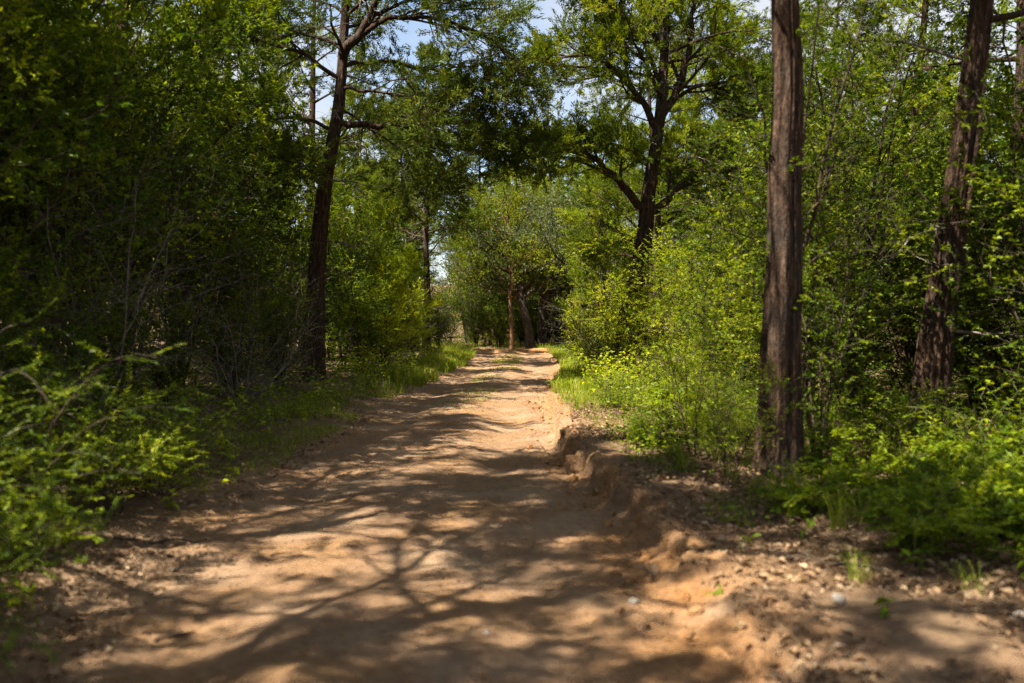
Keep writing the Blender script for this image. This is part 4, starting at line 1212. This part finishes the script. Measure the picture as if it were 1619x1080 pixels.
def litter_patch(n, xf, y0, y1, thr, seed, L0=0.035, L1=0.075):
    acc = Acc()
    y = y0 + (y1 - y0) * g.random(n) ** 1.4
    lo, hi = xf(y)
    x = lo + (hi - lo) * g.random(n)
    k = fbm(x * 1.1, y * 1.1, seed) + 0.4 * (g.random(n) - 0.5) > thr
    x, y = x[k], y[k]
    m = len(x)
    z = height(x, y) + 0.008 + 0.02 * g.random(m)
    az = g.random(m) * 6.28
    d = unit(np.stack([np.cos(az), np.sin(az), g.normal(0, .25, m)], -1))
    nr = unit(np.array([[0, 0, 1.0]]) + g.normal(0, 0.4, (m, 3)))
    L = L0 + (L1 - L0) * g.random(m) ** 1.8
    leaves(acc, np.stack([x, y, z], -1), d, nr, L, L * (0.4 + 0.25 * g.random(m)), np.clip(0.1 + 0.9 * g.random(m) ** 1.5, 0, 1), 0.35)
    return acc


a = litter_patch(50000, lambda y: (x_right(y) + 0.14, np.full_like(y, 7.5)), 3.2, 15, -0.25, 81, 0.018, 0.085)
tag(link('leaf_litter', a.mesh('leaf_litter', M['litter'], False)), 'brown dead leaves on the forest floor right of the bank', 'leaf litter', kind='stuff')
a = litter_patch(30000, lambda y: (np.full_like(y, -6.5), x_left(y) + 0.3), 3.2, 16, -0.2, 82, 0.015, 0.075)
tag(link('leaf_litter', a.mesh('leaf_litter', M['litter'], False)), 'tan dead leaves along the left edge of the road', 'leaf litter', kind='stuff')
a = litter_patch(7000, lambda y: (x_left(y) + 0.1, x_right(y) + 0.3), 3.2, 24, 0.02, 83, 0.008, 0.032)
tag(link('leaf_litter', a.mesh('leaf_litter', M['litter'], False)), 'scattered small leaf scraps on the bare road', 'leaf litter', kind='stuff')


# ------------------------------------------------------------------ clods, stones, sticks
def lump(seed, r, flat=0.7):
    q = np.random.default_rng(seed)
    import bmesh
    bm = bmesh.new()
    bmesh.ops.create_icosphere(bm, subdivisions=2, radius=r)
    V = np.array([v.co[:] for v in bm.verts])
    F = [[v.index for v in f.verts] for f in bm.faces]
    bm.free()
    off = q.random(3) * 50
    V = V * (1 + 0.7 * fbm(V[:, 0] / r * 1.3 + off[0], V[:, 1] / r * 1.3 + V[:, 2] / r + off[1], seed))[:, None]
    V[:, 2] *= flat
    ac = Acc()
    ac.add(V, tris=F, tint=q.random())
    return ac


CLOD = [lump(s, 0.03).mesh('dirt_clod', M['road']) for s in (1, 2, 3)]
for k in range(190):
    y = 4.6 + 15 * rng.random() ** 1.3
    x = float(x_right(y)) + rng.normal(-0.12, 0.14)
    o = link('dirt_clod', CLOD[k % 3])
    s = 0.3 + 1.3 * rng.random() ** 3
    o.location = (x, y, z_at(x, y) + 0.012 * s); o.rotation_euler = rng.random(3) * 6; o.scale = (s, s, s)
    tag(o, 'small crumbled clod of orange dirt at the foot of the bank', 'clod', 'dirt clods along the bank')
pa = Acc()
npb = 9000
py_ = 3.3 + 20 * g.random(npb) ** 1.6
ex = x_right(py_) - x_left(py_)
px_ = np.where(g.random(npb) < 0.4, x_right(py_) + g.normal(-0.1, 0.22, npb), x_left(py_) + ex * (0.02 + 1.0 * g.random(npb)))
pr = 0.004 + 0.012 * g.random(npb) ** 3
pz = height(px_, py_) + 0.006 + pr * 0.2
oc = np.array([[1, 0, 0], [-1, 0, 0], [0, 1, 0], [0, -1, 0], [0, 0, 0.7], [0, 0, -0.7]], float)
of = np.array([[0, 2, 4], [2, 1, 4], [1, 3, 4], [3, 0, 4], [2, 0, 5], [1, 2, 5], [3, 1, 5], [0, 3, 5]])
pv = np.stack([px_, py_, pz], -1)[:, None] + oc[None] * (pr[:, None] * (0.7 + 0.6 * g.random((npb, 6))))[..., None]
pa.add(pv, tris=(np.arange(npb)[:, None, None] * 6 + of[None]).reshape(-1, 3), tint=np.repeat(g.random(npb), 6))
tag(link('gravel', pa.mesh('gravel', M['road'], False)), 'fine gravel and dirt crumbs scattered over the road', 'gravel', kind='stuff')
mstone, nt, N, K, out = new_mat('stone')
pb = N.new('ShaderNodeBsdfPrincipled'); nz = N.new('ShaderNodeTexNoise'); nz.inputs['Scale'].default_value = 30
rp = ramp(N, [(0.35, (0.10, 0.085, 0.07)), (0.65, (0.26, 0.22, 0.18))])
K.new(nz.outputs['Fac'], rp.inputs['Fac']); K.new(rp.outputs['Color'], pb.inputs['Base Color']); K.new(pb.outputs[0], out.inputs['Surface'])
pb.inputs['Roughness'].default_value = 0.85
for x, y, r, lab in [(0.64, 5.2, 0.030, 'small grey stone on the lit dirt at the near right of the road'), (1.62, 4.9, 0.04, 'pale stone among dead leaves in the near right corner'),
                     (2.35, 4.55, 0.05, 'tan rounded stone in the near right corner'), (-0.12, 4.7, 0.022, 'tiny dark stone in the shade on the near road')]:
    o = link('stone', lump(int(r * 1000), r).mesh('stone', mstone))
    o.location = (x, y, z_at(x, y) + r * 0.3)
    tag(o, lab, 'stone')
for x, y, az, L, lab in [(-1.62, 4.75, 0.7, 0.2, 'short dark stick lying on the near left of the road'), (-2.35, 6.6, 0.3, 0.6, 'thin dead stick in the litter at the left road edge'),
                         (1.75, 5.6, 2.6, 0.7, 'thin dead stick across the leaves right of the bank'), (2.6, 4.3, 2.7, 0.8, 'dark stick lying in the near right corner'), (-3.7, 13.4, -0.3, 1.4, 'pale fallen branch at the foot of the left thicket')]:
    q = np.random.default_rng(int(abs(x) * 100))
    s = np.linspace(-0.5, 0.5, 8) * L
    px, py = x + np.cos(az) * s, y + np.sin(az) * s
    P = np.stack([px, py, height(px, py) + 0.012 + 0.05 * L * np.abs(np.sin(np.arange(8)))], -1) + q.normal(0, 0.008 * L, (8, 3))
    r = 0.008 + 0.006 * L
    ac = Acc()
    tubes(ac, P[None], np.linspace(r, r * 0.5, 8)[None], 6)
    B, BR = grow(P[None], np.linspace(r, r * .5, 8)[None], 2, 0.4, 0.9, 30, 50, lambda t, pl: pl * 0.25, 4, 0.1, 0.1, q, 0.6)
    tubes(ac, B, BR, 5)
    tag(link('stick', ac.mesh('stick', M['grey_bark' if 'pale' in lab else 'twig_bark'])), lab, 'stick')

ORD = 'first second third fourth fifth sixth seventh eighth ninth tenth eleventh twelfth thirteenth fourteenth fifteenth sixteenth seventeenth eighteenth nineteenth twentieth'.split()
shared = {}
for o in scene.objects:
    if o.parent is None and o.get('group') and 'kind' not in o:
        shared.setdefault((o['label'], o['group']), []).append(o)
for (lab, grp), obs in shared.items():
    if 1 < len(obs) <= 20:
        for k, o in enumerate(sorted(obs, key=lambda o: o.location.y)):
            o['label'] = lab + (', nearest the camera' if k == 0 else ', farthest from the camera' if k == len(obs) - 1 else ', %s nearest the camera' % ORD[k])
